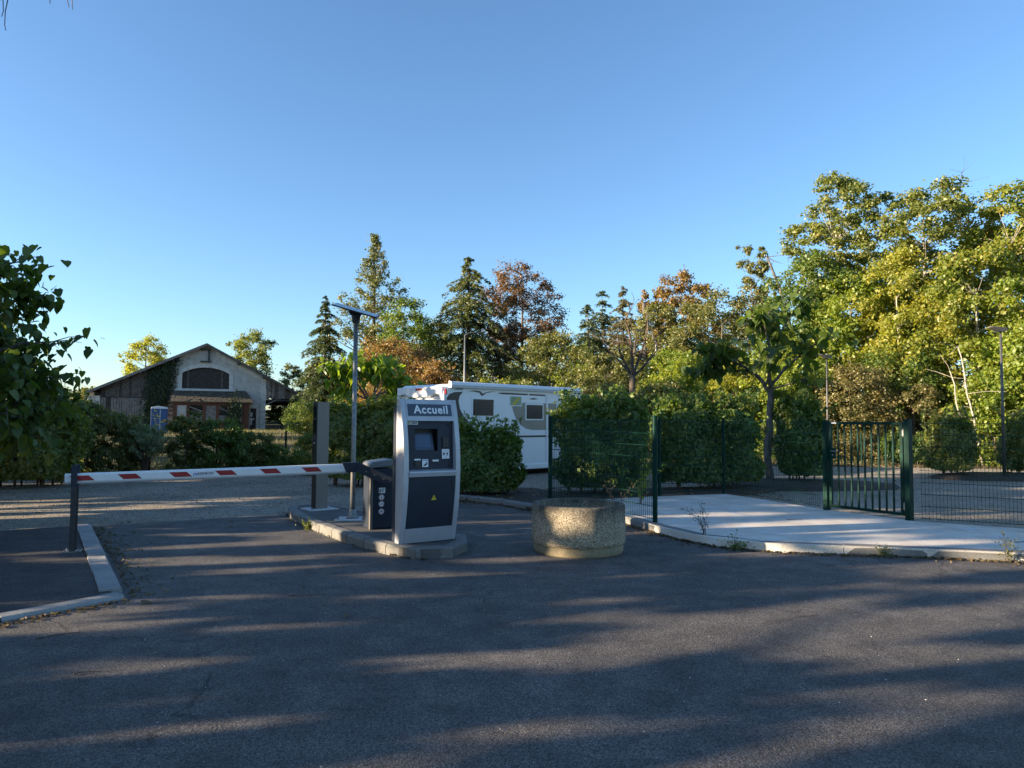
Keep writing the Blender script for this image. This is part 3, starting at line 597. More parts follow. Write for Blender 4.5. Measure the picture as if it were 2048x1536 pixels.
text('lettering', 'Accueil', 0.152, 'white_print', sign, (0.015, -bow(zc) - .0075, zc + .004), (R(90) - tl, 0, 0), 0.0012, 0.0040, sx=0.98)
zc = .575; d_ = bow(zc) - .012 + .004
tri = MB().add([(-.005, -d_, zc - .032), (.069, -d_, zc - .032), (.032, -d_ - .003, zc + .034)], [(0, 1, 2)]).build('warning_sticker', 'yellow', kiosk)
MB().add([(.034, -d_ - .0035, zc + .014), (.022, -d_ - .0025, zc - .006), (.031, -d_ - .0025, zc - .006), (.027, -d_ - .002, zc - .025), (.042, -d_ - .0025, zc), (.033, -d_ - .0025, zc)], [(0, 1, 2, 5), (2, 3, 4, 5)]).build('bolt_mark', 'black', tri)

# ------------------------------------------------------------------ barrier with boom
cab = empty('barrier', (-1.93, 10.42, 0.118), R(30), 'parking barrier with long white boom and red stripes, beside the Accueil kiosk', 'barrier')
cb = MB().prism([(-.17, 0), (.17, 0), (.17, .87), (-.17, .87)], 'y', -.13, .20); body = cb.build('cabinet', 'slate', cab, 0.03, 3)
box('corner_trim', 'taupe', cab, -.176, -.135, -.137, -.09, 0.0, .86, 0.006)
MB().prism([(-.185, .872), (.185, .905), (.185, .98), (.155, 1.0), (-.15, .965), (-.185, .93)], 'y', -.15, .22).build('lid', 'lid_grey', cab, 0.022, 3)
def sticker_ring(x, z, kind):
    y = -.1335; d = MB().disc((x, z), .042, y, 24).build('prohibition_sticker', 'white_print', cab)
    rg = MB(); n = 28
    rg.add([(x + r_ * math.cos(2 * math.pi * k / n), y - .001, z + r_ * math.sin(2 * math.pi * k / n)) for r_ in (.032, .039) for k in range(n)], [(k, (k + 1) % n, n + (k + 1) % n, n + k) for k in range(n)])
    rg.build('ring', 'pink', d); g = MB(); y -= .0012
    def bar(a, b, w):
        a = Vector(a); b = Vector(b); q = (b - a).normalized(); q = Vector((-q.y, q.x)) * w
        g.add([(x + p.x, y, z + p.y) for p in (a + q, a - q, b - q, b + q)], [(0, 1, 2, 3)])
    if kind == 'walker':
        g.disc((x + .001, z + .020), .0048, y, 10); bar((0, .014), (0, -.004), .004); bar((0, -.003), (-.009, -.022), .0028); bar((0, -.003), (.008, -.022), .0028); bar((0, .012), (.010, .0), .002); bar((0, .012), (-.009, .002), .002)
    elif kind == 'bicycle':
        for q in (-.012, .012):
            n2 = 14; g.add([(x + q + r_ * math.cos(2 * math.pi * k / n2), y, z - .005 + r_ * math.sin(2 * math.pi * k / n2)) for r_ in (.0065, .0095) for k in range(n2)], [(k, (k + 1) % n2, n2 + (k + 1) % n2, n2 + k) for k in range(n2)])
        bar((-.012, -.005), (-.004, .009), .0013); bar((-.004, .009), (.008, .009), .0013); bar((.012, -.005), (.007, .014), .0013); bar((-.004, .007), (.001, -.005), .0013); bar((.001, -.005), (.008, .008), .0013)
    else:
        g.disc((x - .013, z - .010), .007, y, 12); g.disc((x + .013, z - .010), .007, y, 12); bar((-.014, -.006), (.012, .0), .006); bar((.004, 0), (.010, .012), .003); g.disc((x - .001, z + .016), .006, y, 10); bar((-.002, .012), (-.008, .0), .004)
    g.build('pictogram', 'black', d)
for z_, k_ in ((.455, 'walker'), (.36, 'bicycle'), (.253, 'motorbike')): sticker_ring(-.005, z_, k_)
sq = box('notice_sticker', 'white_print', cab, -.046, .048, -.1345, -.131, .515, .592)
g = MB().box(-.038, -.020, -.1365, -.1346, .525, .572); y = -.1362
g.add([(-.012, y, .555), (.0, y, .585), (.006, y, .58), (-.004, y, .552)], [(0, 1, 2, 3)]).disc((.022, .578), .006, y, 10)
g.add([(.012, y, .568), (.022, y, .57), (.014, y, .545), (.004, y, .545)], [(0, 1, 2, 3)]).add([(.004, y, .548), (.012, y, .548), (-.002, y, .528), (-.008, y, .530)], [(0, 1, 2, 3)]).add([(.010, y, .55), (.016, y, .55), (.030, y, .53), (.024, y, .528)], [(0, 1, 2, 3)]).add([(.018, y, .57), (.022, y, .565), (.038, y, .575), (.036, y, .58)], [(0, 1, 2, 3)])
g.build('pictogram', 'slate', sq)
# boom: built in world directions, then brought into the barrier's frame
inv = (Matrix.Translation((-1.93, 10.42, 0.118)) @ Matrix.Rotation(R(30), 4, 'Z')).inverted()
b0 = Vector((-2.29, 10.06, 1.0075)); b1 = Vector((-5.54, 8.892, 0.93)); bd = (b1 - b0); bl = bd.length; bd.normalize()
bs = Vector((-bd.y, bd.x, 0)).normalized()      # towards the camera side or away
if bs.y > 0: bs = -bs
bu = Vector((0, 0, 1)); bu = (bu - bd * bu.dot(bd)).normalized()
prof = [(.034, .034), (.022, .061), (-.022, .061), (-.034, .034), (-.034, -.040), (-.022, -.060), (.022, -.060), (.034, -.040)]
def boomseg(pts_s, prof, mb, skew=0.0):
    v = [inv @ (b0 + bd * (s - (skew * (u / .07) if e else 0)) + bs * a + bu * u) for s, e in pts_s for a, u in prof]; n = len(prof)
    f = [tuple(range(n)), tuple(range((len(pts_s) - 1) * n, len(pts_s) * n))[::-1]] + [(r * n + i, r * n + (i + 1) % n, (r + 1) * n + (i + 1) % n, (r + 1) * n + i) for r in range(len(pts_s) - 1) for i in range(n)]
    return mb.add(v, f)
boom = boomseg([(0.0, True), (bl, False)], prof, MB(), 0.07).build('boom', 'white', cab, 0.003, 1)
boomseg([(bl, False), (bl + .012, False)], [(a * 1.03, u * 1.02) for a, u in prof], MB()).build('end_cap', 'white', boom)
edge = boomseg([(0.02, False), (bl, False)], [(.026, -.0605), (-.026, -.0605), (-.02, -.074), (.02, -.074)], MB()).build('rubber_edge', 'silver', boom)
for s in (.507, 1.047, 1.607, 2.157, 2.747, 3.277):
    w_ = .115; mb = MB(); e = .0355
    mb.add([inv @ (b0 + bd * (s + q) + bs * e + bu * u) for q, u in ((-w_ + .045, .034), (w_ + .045 - .02, .034), (w_ - .045, -.032), (-w_ - .045 + .02, -.032))][::-1], [(0, 1, 2, 3)]).build('red_stripe', 'red', boom)
rot = Matrix((-bd, bu, bs)).transposed().to_4x4()     # text runs from the tip towards the cabinet
mt = inv @ Matrix.Translation(b0 + bd * 1.883 + bs * .0358 + bu * -.002) @ rot
for body, col, dx, sz, sh in (('m', 'blue_print', -.105, .062, .35), ('AGNETIC', 'slate', .025, .044, 0.10)):
    tx = text('lettering', body, sz, col, boom, (0, 0, 0), (0, 0, 0), .0006, .0006 if body == 'm' else .0012, shear=sh); tx.matrix_local = mt @ Matrix.Translation((dx, 0.004, 0))
ul = MB().add([mt @ Vector(p) for p in ((-.135, -.021, .0004), (.10, -.021, .0004), (.10, -.0185, .0004), (-.135, -.0185, .0004))], [(0, 1, 2, 3)]).build('underline', 'blue_print', boom)
# swan-neck bracket
nk = [b0 + bd * .10 + bu * .0, b0 - bd * .12, Vector((-1.72, 10.16, .80))]
prof2 = [(.045, -.062), (.045, .078), (-.045, .078), (-.045, -.062)]
mb = MB(); v = []
for i, p in enumerate(nk):
    up = [Vector((0, 0, 1)), Vector((.22, .0, 1)).normalized(), Vector((.5, .1, 1)).normalized()][i]
    off = [bd * -.06, Vector((0, 0, 0)), Vector((0, 0, 0))][i]
    v += [inv @ (p + bs * a + up * u + (off if (u < 0 and i == 0) else Vector((0, 0, 0)))) for a, u in prof2]
mb.add(v, [(0, 1, 2, 3), (8, 11, 10, 9)] + [(r * 4 + i, r * 4 + (i + 1) % 4, (r + 1) * 4 + (i + 1) % 4, (r + 1) * 4 + i) for r in range(2) for i in range(4)])
nko = mb.build('boom_bracket', 'slate', cab, 0.006, 2)
for t in (.25, .5, .78):
    p = nk[1].lerp(nk[2], t) + bs * .047; q = inv @ p; q2 = inv @ (p + bs * .006); MB().tube([q, q2], .009, 8).build('bolt', 'galv', nko)

# fork post that carries the boom's tip
pt = empty('boom_rest_post', (-5.44, 8.91, 0.03), math.atan2(bd.y, bd.x), 'slim dark grey fork post under the tip of the striped boom', 'post')
box('base_plate', 'galv', pt, -.10, .10, -.09, .09, 0, .012, 0.002)
for s in (-1, 1): box('channel', 'dark_steel', pt, -.030, .030, s * .048 - .02, s * .048 + .02, .010, .80, 0.004)
for s in (-1, 1): box('fork', 'slate', pt, -.034, .034, s * .066 - .010, s * .066 + .010, .80, 1.07, 0.004)
box('fork_seat', 'slate', pt, -.032, .032, -.055, .055, .792, .812, 0.003)
for sx in (-.075, .075):
    for sy in (-.06, .06): MB().tube([(sx, sy, .01), (sx, sy, .03)], .011, 6).build('bolt', 'galv', pt)

# ------------------------------------------------------------------ ticket column, solar lamp on the island
cl = empty('access_column', (-3.345, 12.52, 0.118), R(40), 'tall taupe access column with black reader strip and white foot plate', 'column')
MB().box(-.105, .115, -.055, .11, 0.012, 1.87).build('casing', 'taupe', cl, 0.006)
box('reader_strip', 'black', cl, -.116, -.098, -.05, .105, .02, 1.868, 0.003)
box('camera_window', 'glass', cl, -.120, -.116, -.035, .09, 1.60, 1.80, 0.002); box('intercom', 'lamp_grey', cl, -.122, -.116, -.02, .075, 1.23, 1.27, 0.002)
box('button', 'white_print', cl, -.123, -.116, .01, .045, 1.145, 1.165, 0.002); box('reader_window', 'glass', cl, -.120, -.116, -.03, .085, 1.32, 1.56, 0.002)
box('foot_plate', 'plate', cl, -.26, .26, -.20, .26, -.002, .014, 0.003)
for sx in (-.22, .22):
    for sy in (-.16, .22): MB().tube([(sx, sy, .012), (sx, sy, .035)], .010, 6).build('bolt', 'galv', cl)
lp = empty('solar_lamp', (-2.50, 11.28, 0.118), 0, 'galvanised lamp pole with tilted solar panel, rising behind the barrier bracket', 'lamp post')
MB().tube([(0, 0, .02), (0, 0, .9), (0, 0, 3.18)], [.040, .038, .034], 20).build('pole', 'galv', lp, smooth=True)
MB().lathe([(.05, .16), (.085, .05), (.10, .02), (0, .02)], 20).build('collar', 'galv', lp, smooth=True)
box('foot_plate', 'plate', lp, -.24, .24, -.20, .20, -.002, .02, 0.003)
for sx in (-.19, .19):
    for sy in (-.15, .15): MB().tube([(sx, sy, .018), (sx, sy, .05)], .012, 6).build('bolt', 'galv', lp)
MB().tube([(0, 0, 3.12), (0, 0, 3.25)], [.060, .072], 18).build('pole_cap', 'slate', lp)
pnl = empty('panel', (0, 0, 3.31)); pnl.parent = lp; pnl.rotation_euler = (R(12.5), R(15), R(8))
sp = box('frame', 'slate', pnl, -.36, .36, -.26, .26, -.006, .012, 0.003); box('solar_cells', 'solar', pnl, -.345, .345, -.245, .245, .0125, .016)
gr = MB()
for i in range(1, 6): gr.box(-.345 + i * .115 - .0015, -.345 + i * .115 + .0015, -.245, .245, .0162, .0172)
for i in range(1, 4): gr.box(-.345, .345, -.245 + i * .1225 - .0015, -.245 + i * .1225 + .0015, .0174, .0180)
gr.build('cell_lines', 'galv', pnl); MB().prism([(-.11, -.02), (.11, -.02), (.075, -.085), (-.075, -.085)], 'y', -.09, .09).build('lamp_housing', 'slate', pnl, 0.008)

# ------------------------------------------------------------------ planter
pl = empty('planter', (0.885, 9.42, 0), 0, 'empty round exposed-aggregate concrete planter standing on the asphalt', 'planter')
MB().lathe([(0, .118), (.598, .118), (.612, .125), (.615, .16), (.612, .58), (.606, .605), (.592, .618), (.575, .621), (.545, .620), (.525, .612), (.518, .595), (.515, .42), (.48, .40), (0, .39)], 72).build('drum', 'aggregate', pl, smooth=True)
MB().lathe([(0, 0.0), (.578, 0.0), (.586, .012), (.588, .112), (.580, .12)], 72).build('foot_ring', 'planter_base', pl, smooth=True)
rng = np.random.default_rng(8); nn = 260; a = rng.random(nn) * 6.283; rr = np.sqrt(rng.random(nn)) * .5
tag(leaves('leaf_litter', np.stack([rr * np.cos(a), rr * np.sin(a), .40 + rng.random(nn) * .02], 1), rng.normal(size=(nn, 3)) * .4 + (0, 0, 1), rng.uniform(.03, .07, nn), OVAL, 'dry', pl, rng), kind='stuff')

# ------------------------------------------------------------------ mesh fences and gate
def fence(label, pts, z0, h, posts=True, cat='fence', spacing=0.05, wire=0.0033, hwires=9, post_r=0.032, group=None, skip_posts=()):
    o = empty('mesh_fence', (pts[0][0], pts[0][1], z0), 0, label, cat, group); A = Vector((pts[0][0], pts[0][1], 0))
    for i, p in enumerate(pts):
        q = Vector((p[0], p[1], 0)) - A
        if i in skip_posts: continue
        po = MB().tube([(q.x, q.y, -.05), (q.x, q.y, h + .05)], post_r, 12).build('post', 'green_paint', o, smooth=False)
        MB().lathe([(post_r + .004, h + .045), (post_r + .004, h + .06), (post_r * .6, h + .072), (0, h + .075)], 12, (q.x, q.y, 0)).build('cap', 'green_paint', po)
    for i in range(len(pts) - 1):
        a = Vector((*pts[i], 0)) - A; b = Vector((*pts[i + 1], 0)) - A; d = b - a; Ln = d.length; d.normalize(); m = MB(); nrm = Vector((-d.y, d.x, 0))
        k = int((Ln - .08) / spacing)
        for j in range(k + 1):
            p = a + d * (.04 + j * (Ln - .08) / k); m.tube([(p.x, p.y, .04), (p.x, p.y, h + .02)], wire, 3, False)
        tag(m.build('wire_mesh', 'wire_green', o), kind='stuff')
        for j in range(hwires):
            z = .06 + (h - .08) * j / (hwires - 1); m = MB()
            for s in (-1, 1): m.tube([a + d * .03 + nrm * s * .006 + Vector((0, 0, z)), b - d * .03 + nrm * s * .006 + Vector((0, 0, z))], wire * 1.25, 4, False)
            m.build('double_wire', 'wire_green', o)
    return o
F0, F1, F2, F3, G0 = (0.77, 14.12), (2.25, 11.18), (3.16, 15.22), (4.72, 15.86), (5.66, 13.06)
fence('green mesh wing fence reaching forward to a lone post behind the planter', [F0, F1], .115, 1.60, post_r=.040)
fence('green mesh fence with round posts along the tall hedges behind the pale pavement', [F0, F2, F3, G0], .115, 1.60, skip_posts=(0, 3))
fence('green mesh fence running from the gate hinge post out of the picture', [(6.56, 11.50), (8.73, 10.27), (10.9, 9.1), (13.05, 8.2)], .115, 1.60, skip_posts=(0,))
fence('low mesh fence between the shrubs and the meadow before the barn', [(-19.0, 17.0), (-16.9, 18.3), (-14.8, 19.55), (-12.7, 20.8), (-11.1, 21.85), (-9.45, 22.85), (-7.6, 23.98), (-5.5, 25.2), (-3.4, 26.3)], 0.0, 1.22, spacing=.055, hwires=7)
fence('distant mesh fence at the far side of the gravel lot below the wood', [(9.2, 29.6), (11.7, 29.4), (14.2, 28.9), (16.7, 28.3), (19.2, 27.4), (21.6, 26.5)], 0.0, 1.2, spacing=.07, hwires=6)
gt = empty('gate', (5.70, 13.00, .115), math.atan2(11.66 - 13.0, 6.50 - 5.70), 'dark green barred metal gate closing the gap in the mesh fence', 'gate')
GL = math.hypot(6.50 - 5.70, 11.66 - 13.0)
for x0, w_, t in ((0.005, .085, 1.62), (GL - .05, .088, 1.64)): 
    p_ = box('gate_post', 'green_paint', gt, x0, x0 + w_, -.055, .055, -.05, t, 0.005); box('post_cap', 'green_paint', p_, x0 - .003, x0 + w_ + .003, -.058, .058, t, t + .006)
x0, x1 = .115, GL - .085
for n_, a, b, c, d in (('frame_stile', x0, x0 + .05, .06, 1.60), ('frame_stile', x1 - .05, x1, .06, 1.60), ('top_rail', x0 + .0505, x1 - .0505, 1.55, 1.598), ('bottom_rail', x0 + .0505, x1 - .0505, .062, .11)):
    box(n_, 'green_paint', gt, a, b, -.024, .024, c, d, 0.004)
nb = 9
for i in range(nb):
    x = x0 + .05 + (x1 - x0 - .10) * (i + 1) / (nb + 1); box('bar', 'green_paint', gt, x - .0135, x + .0135, -.0125, .0125, .1105, 1.5495, 0.003)
lk = box('lock_case', 'green_paint', gt, x0 + .052, x0 + .115, -.028, .028, .93, 1.12, 0.004); 
MB().tube([(x0 + .08, -.028, 1.07), (x0 + .08, -.075, 1.07), (x0 + .20, -.075, 1.068)], .009, 8).build('handle', 'galv', lk); MB().tube([(x0 + .085, -.028, 1.0), (x0 + .085, -.036, 1.0)], .014, 12).build('cylinder', 'galv', lk)
box('strike_plate', 'green_paint', gt, .088, .112, -.05, .05, .90, 1.15, 0.003); box('maker_plate', 'white_print', gt, x0 + .06, x0 + .16, -.0255, -.0245, 1.562, 1.588)
for z_ in (.22, 1.42):
    h_ = box('hinge', 'galv', gt, x1 + .002, x1 + .032, -.045, -.012, z_ - .05, z_ + .05, 0.004); MB().tube([(x1 + .016, -.03, z_ - .07), (x1 + .016, -.03, z_ + .07)], .009, 8).build('hinge_pin', 'galv', h_)

# ------------------------------------------------------------------ motorhome
rv = empty('motorhome', (-1.86, 20.0, 0), math.atan2(.69, .72), 'white motorhome with taupe and brown swooshes parked behind the hedges', 'motorhome')
side = [(0.02, .30), (0.0, .6), (0.0, 2.45), (.05, 2.62), (.2, 2.72), (5.2, 2.73), (5.75, 2.66), (6.25, 2.42), (6.55, 2.0), (6.72, 1.5), (6.8, 1.0), (6.78, .45), (6.6, .28)]
MB().prism(side, 'y', 0.0, 2.3).build('body', 'rv_white', rv, 0.05, 3)
box('skirt', 'rv_white', rv, 0.15, 6.3, -.02, 2.32, .17, .34, 0.03); box('underside', 'tyre', rv, .3, 6.2, .15, 2.15, .12, .30)
aw = MB().prism([(-.001, 2.60), (-.10, 2.61), (-.125, 2.68), (-.10, 2.76), (-.001, 2.79)], 'x', .12, 5.75).build('awning', 'rv_white', rv, 0.012); box('awning_seam', 'lamp_grey', rv, .12, 5.75, -.128, -.124, 2.668, 2.674)
for a, b in ((.10, .13), (5.74, 5.77)): MB().prism([(-.001, 2.59), (-.108, 2.60), (-.135, 2.68), (-.108, 2.77), (-.001, 2.80)], 'x', a, b).build('awning_end', 'rv_white', aw)
def rvwin(x0, x1, z0, z1):
    w_ = box('window', 'rv_white', rv, x0 - .05, x1 + .05, -.018, .02, z0 - .05, z1 + .05, .016); box('pane', 'rv_glass', w_, x0, x1, -.030, .0, z0, z1, .012)
    for i in range(9):
        z = z0 + .05 + (z1 - z0 - .08) * i / 9; box('blind_slat', 'rv_blind', w_, x0 + .05, x1 - .05, -.0318, -.0305, z, z + (z1 - z0) * .055)
    for q in (.22, .78): box('catch', 'black', w_, x0 + (x1 - x0) * q - .04, x0 + (x1 - x0) * q + .04, -.036, -.031, z0 + .012, z0 + .03)
rvwin(1.0, 1.80, 1.82, 2.30); rvwin(3.20, 3.92, 1.74, 2.18); rvwin(4.62, 5.4, 1.74, 2.18)
def decal(name, mat, pts, y=-.004): 
    o = MB().add([(p[0], y, p[1]) for p in pts], [tuple(range(len(pts)))]).build(name, mat, rv)
    return o
tp = [(2.55, 2.24), (2.62, 2.0), (2.75, 1.75), (2.95, 1.55), (3.2, 1.43), (3.5, 1.39), (4.12, 1.39), (4.12, 2.24)]
decal('taupe_swoosh', 'rv_taupe', tp); decal('taupe_swoosh', 'rv_taupe', [(4.2, 1.39), (5.6, 1.39), (5.9, 2.24), (4.2, 2.24)])
decal('dark_swoosh', 'rv_dark', [(.02, 2.30), (.12, 2.42), (.30, 2.48), (.62, 2.50), (.50, 2.38), (.46, 2.22), (.52, 2.0), (.66, 1.80), (.9, 1.6), (.3, 1.6), (.10, 2.0)])
decal('dark_swoosh', 'rv_brown', [(.80, 2.52), (1.05, 2.555), (1.28, 2.54), (1.38, 2.47), (1.60, 2.535), (1.92, 2.555), (1.55, 2.50), (1.36, 2.40), (1.30, 2.43), (1.25, 2.49), (1.05, 2.52)], -.005)
decal('brown_stripe', 'rv_brown', [(1.95, 2.50), (2.15, 2.53), (3.26, 2.525), (3.26, 2.475), (2.2, 2.475)]); decal('brown_stripe', 'rv_brown', [(3.32, 2.525), (4.06, 2.52), (4.06, 2.47), (3.32, 2.475)])
decal('lower_stripe', 'rv_dark', [(.02, 1.16), (6.6, 1.16), (6.6, 1.22), (.02, 1.22)])
decal('small_swoosh', 'rv_dark', [(3.3, 2.36), (3.5, 2.40), (3.75, 2.37), (3.5, 2.345)])
ds = box('door', 'rv_white', rv, 4.10, 4.16, -.022, -.0005, .4, 2.5, .004); box('door', 'rv_white', rv, 4.70 + .9, 4.74 + .9, -.022, -.0005, .4, 2.5, .004)
vt = box('window_frame', 'rv_white', rv, 2.47, 3.0, -.014, 0.0, 2.12, 2.45, .006); box('painted_pane', 'label_green', vt, 2.50, 2.97, -.017, -.0145, 2.15, 2.42)  # window whose reflection is painted as a green pane and yellow streak
MB().add([(2.56, -.0176, 2.17), (2.68, -.0176, 2.17), (2.93, -.0176, 2.38), (2.90, -.0176, 2.40), (2.75, -.0176, 2.33)], [(0, 1, 2, 3, 4)]).build('painted_reflection', 'yellow', vt)
text('lettering', 'G650', .125, 'rv_dark', rv, (.46, -.006, 2.585), (R(90), 0, 0), .0015, .0012, sx=1.15)
text('lettering', 'Pilote', .17, 'rv_dark', rv, (5.15, -.006, 2.42), (R(90), 0, 0), .0015, .003, sx=1.1)
# rear wall
MB().prism([(.06, 2.40), (.06, 2.64), (2.24, 2.64), (2.24, 2.40), (1.9, 2.43), (1.6, 2.34), (.7, 2.34), (.4, 2.43)], 'x', -.10, .03).build('rear_spoiler', 'rv_white', rv, .02)
MB().box(-.112, -.10, 1.0, 1.30, 2.54, 2.595).build('brake_light', 'rv_red', rv); 
for y0 in (.02, 2.20): box('corner_post', 'rv_white', rv, -.06, .02, y0, y0 + .08, .6, 2.5, .015)
for y0 in (.10,): MB().tube([(-.004, -.004, 2.42), (-.004, -.004, 2.56)], .03, 8).build('marker_lamp', 'rv_red', rv)
def rearquad(name, mat, pts): MB().add([(-.006, p[0], p[1]) for p in pts], [tuple(range(len(pts)))]).build(name, mat, rv)
rearquad('rear_band', 'rv_dark', [(1.95, 2.06), (1.62, 2.06), (1.62, 2.13), (1.95, 2.13)]); rearquad('rear_band', 'rv_dark', [(.98, 2.09), (.40, 2.15), (.36, 2.22), (.98, 2.17)])
text('lettering', 'PILOTE', .17, 'rv_dark', rv, (-.008, 1.30, 2.11), (R(90), 0, R(-90)), .0015, .004)
box('rear_window', 'glass', rv, -.012, 0.0, .55, 1.75, 1.55, 1.95, .006); box('rear_bumper', 'rv_white', rv, -.14, .05, .05, 2.25, .28, .62, .03)
def wheel(x, y):
    w_ = empty('wheel', (x, y, .34)); w_.parent = rv
    MB().tube([(0, -.10, 0), (0, .10, 0)], .34, 28).build('tyre', 'tyre', w_, .03); MB().tube([(0, -.112, 0), (0, -.09, 0)], [.20, .22], 20).build('rim', 'galv', w_)
for x in (1.55, 5.45):
    for y in (.16, 2.14): wheel(x, y)
MB().tube([(1.9, .9, 2.72), (1.9, .9, 2.98)], .006, 6).build('aerial', 'galv', rv); box('roof_vent', 'rv_white', rv, 2.4, 2.9, .9, 1.4, 2.71, 2.79, .02)

# ------------------------------------------------------------------ lamp posts
def lamp(label, x, y, top, kind='flat', ang=0.0):
    o = empty('lamp_post', (x, y, float(gz(x, y))), ang, label, 'lamp post', 'lamp posts around the lot')
    h = top - float(gz(x, y))
    if kind == 'curved':
        MB().tube([(0, 0, -.05), (0, 0, h * .8), (0, 0, h * .9), (-.25, 0, h * .965), (-.8, 0, h)], [.09, .06, .055, .05, .045], 10).build('pole', 'galv', o, smooth=True)
        MB().prism([(-1.3, h - .03), (-.75, h - .05), (-.75, h + .06), (-1.25, h + .05)], 'y', -.12, .12).build('head', 'lamp_grey', o, .02)
        return o
    MB().tube([(0, 0, -.05), (0, 0, h * .5), (0, 0, h)], [.050, .040, .030], 14).build('pole', 'lamp_grey' if kind == 'flat' else 'galv', o, smooth=True)
    if kind == 'flat':
        MB().prism([(-.29, h + .10), (-.27, h + .125), (.13, h + .08), (.14, h - .01), (-.03, h - .04)], 'y', -.13, .13).build('head', 'lamp_grey', o, .012); box('lens', 'glass', o, -.16, .07, -.09, .09, h - .04, h - .02)
    else:
        MB().tube([(0, 0, h - .02), (.08, 0, h + .04), (.2, 0, h + .06)], .022, 8).build('arm', 'galv', o); MB().prism([(.12, h + .045), (.80, h + .11), (.80, h + .135), (.15, h + .09)], 'y', -.10, .10).build('head', 'lamp_grey', o, .015)
    return o
lamp('dark lamp post with flat square head before the wood at the picture edge', 14.86, 21.5, 4.52)
lamp('slim lamp post with small flat head rising behind the gate', 12.62, 28.4, 4.3, ang=R(10))
lamp('grey lamp post with long thin arm head rising behind the motorhome', -1.88, 28.0, 5.05, 'arm', R(5))
lamp('tall curved-arm street lamp seen through the bare young tree', 9.15, 45.0, 7.45, 'curved')

# ------------------------------------------------------------------ barn
BA = Vector((-32.76, 76.0, 0.46)); BY = R(19.5); GB = 0.46
bn = empty('barn', BA, BY, 'old gabled goods shed with arched shutter and wide timber canopy beyond the meadow', 'barn')
def zb(z): return z - GB
AP = zb(9.62); EL, ER = (-11.25, zb(4.20)), (10.74, zb(3.82))
def roofz(u): return AP + (EL[1] - AP) * (u / EL[0]) if u < 0 else AP + (ER[1] - AP) * (u / ER[0])
DEP = 34.0
# walls: rendered gable with the arch opening cut out
arch = []; aw_, a0z, a1z, asp = 2.32, zb(4.80), zb(6.45), zb(7.08)
def archpts(hw, z_spring, z_top, n=12):
    s = z_top - z_spring; r_ = (hw * hw + s * s) / (2 * s); c = z_top - r_; a = math.asin(hw / r_)
    return [(r_ * math.sin(-a + 2 * a * i / n) - .05, c + r_ * math.cos(-a + 2 * a * i / n)) for i in range(n + 1)]
ai = archpts(2.32, a1z, asp)
wl_ = MB(); y0, y1 = 0.0, 0.45
up = [(-6.2, 0), (-2.37, 0), (-2.37, a1z)] + ai[1:6] + [ai[6]]
wl_.prism([(-6.2, 0), (-2.37, 0), ai[0]] + ai[1:7] + [(-.05, roofz(-.05) - .1), (-6.2, roofz(-6.2) - .1)], 'y', y0, y1)
wl_.prism([ai[6]] + ai[7:13] + [(2.27, 0), (5.6, 0), (5.6, roofz(5.6) - .1), (0, AP - .1), (-.05, roofz(-.05) - .1)], 'y', y0, y1)
wl_.prism([(-2.37, 0), (2.27, 0), (2.27, a0z), (-2.37, a0z)], 'y', y0, y1)
wall = wl_.build('gable_wall', 'render', bn)
MB().box(5.62, 6.0, .5, DEP, 0, roofz(6) - .1).build('side_wall', 'render', bn); MB().box(-11.0, -10.6, .5, DEP, 0, roofz(-11) - .05).build('side_wall', 'render', bn)
MB().prism([(EL[0], EL[1]), (0, AP), (ER[0], ER[1]), (ER[0], ER[1] - .14), (0, AP - .16), (EL[0], EL[1] - .14)], 'y', -.75, DEP).build('roof', 'roof_sheet', bn)
for u0, u1, a, b in ((EL[0], 0, EL[1], AP), (0, ER[0], AP, ER[1])):
    MB().prism([(u0, a + .02), (u1, b + .02), (u1, b - .26), (u0, a - .26)], 'y', -.82, -.752).build('barge_board', 'pale_wood' if u1 == 0 else 'old_wood', bn)
for u in (-9, -6.2, -3.2, 3.2, 5.8, 8.2): box('purlin', 'dark_wood', bn, u - .12, u + .12, -.74, 1, roofz(u) - .45, roofz(u) - .18)
# dressed stone: right corner quoins, left pier, arch stones, sloping band
z = 0.0; i = 0
while z < roofz(5.8) - .9:
    hh = .62 + .08 * ((i * 7) % 3 - 1); box('quoin', 'limestone', bn, 5.58, 6.06, -.05, .47, z + .012, z + hh - .012, 0.015); z += hh; i += 1
MB().prism([(5.60, z), (6.05, z), (6.05, roofz(6.05) - .2), (5.60, roofz(5.6) - .2)], 'y', -.05, .47).build('quoin', 'limestone', bn)
z = 0.0
while z < zb(4.2) - .6:
    box('quoin', 'limestone', bn, -11.05, -10.45 + .1 * (i % 2), -.05, .47, z + .012, z + .56, 0.015); box('quoin', 'limestone', bn, -10.43 + .1 * (i % 2), -9.95, -.045, .465, z + .012, z + .56, 0.015); z += .575; i += 1
ao = archpts(2.72, a1z + .12, asp + .42)
for k in range(12):
    a, b, c, d = ai[k], ai[k + 1], ao[k + 1], ao[k]; g_ = .012
    MB().prism([(a[0] + g_, a[1]), (b[0] - g_, b[1]), (c[0] - g_, c[1]), (d[0] + g_, d[1])], 'y', -.05, .30).build('arch_stone', 'limestone', bn)
for sx in (-1, 1):
    z = a0z - .15
    for q in range(3):
        zt = a0z - .15 + (a1z - a0z + .15) * (q + 1) / 3
        xa, xb = sorted((sx * 2.32 - .05, sx * 2.74 - .05)); box('arch_stone', 'limestone', bn, xa, xb, -.05, .30, z + .01, zt - .01, 0.012); z = zt
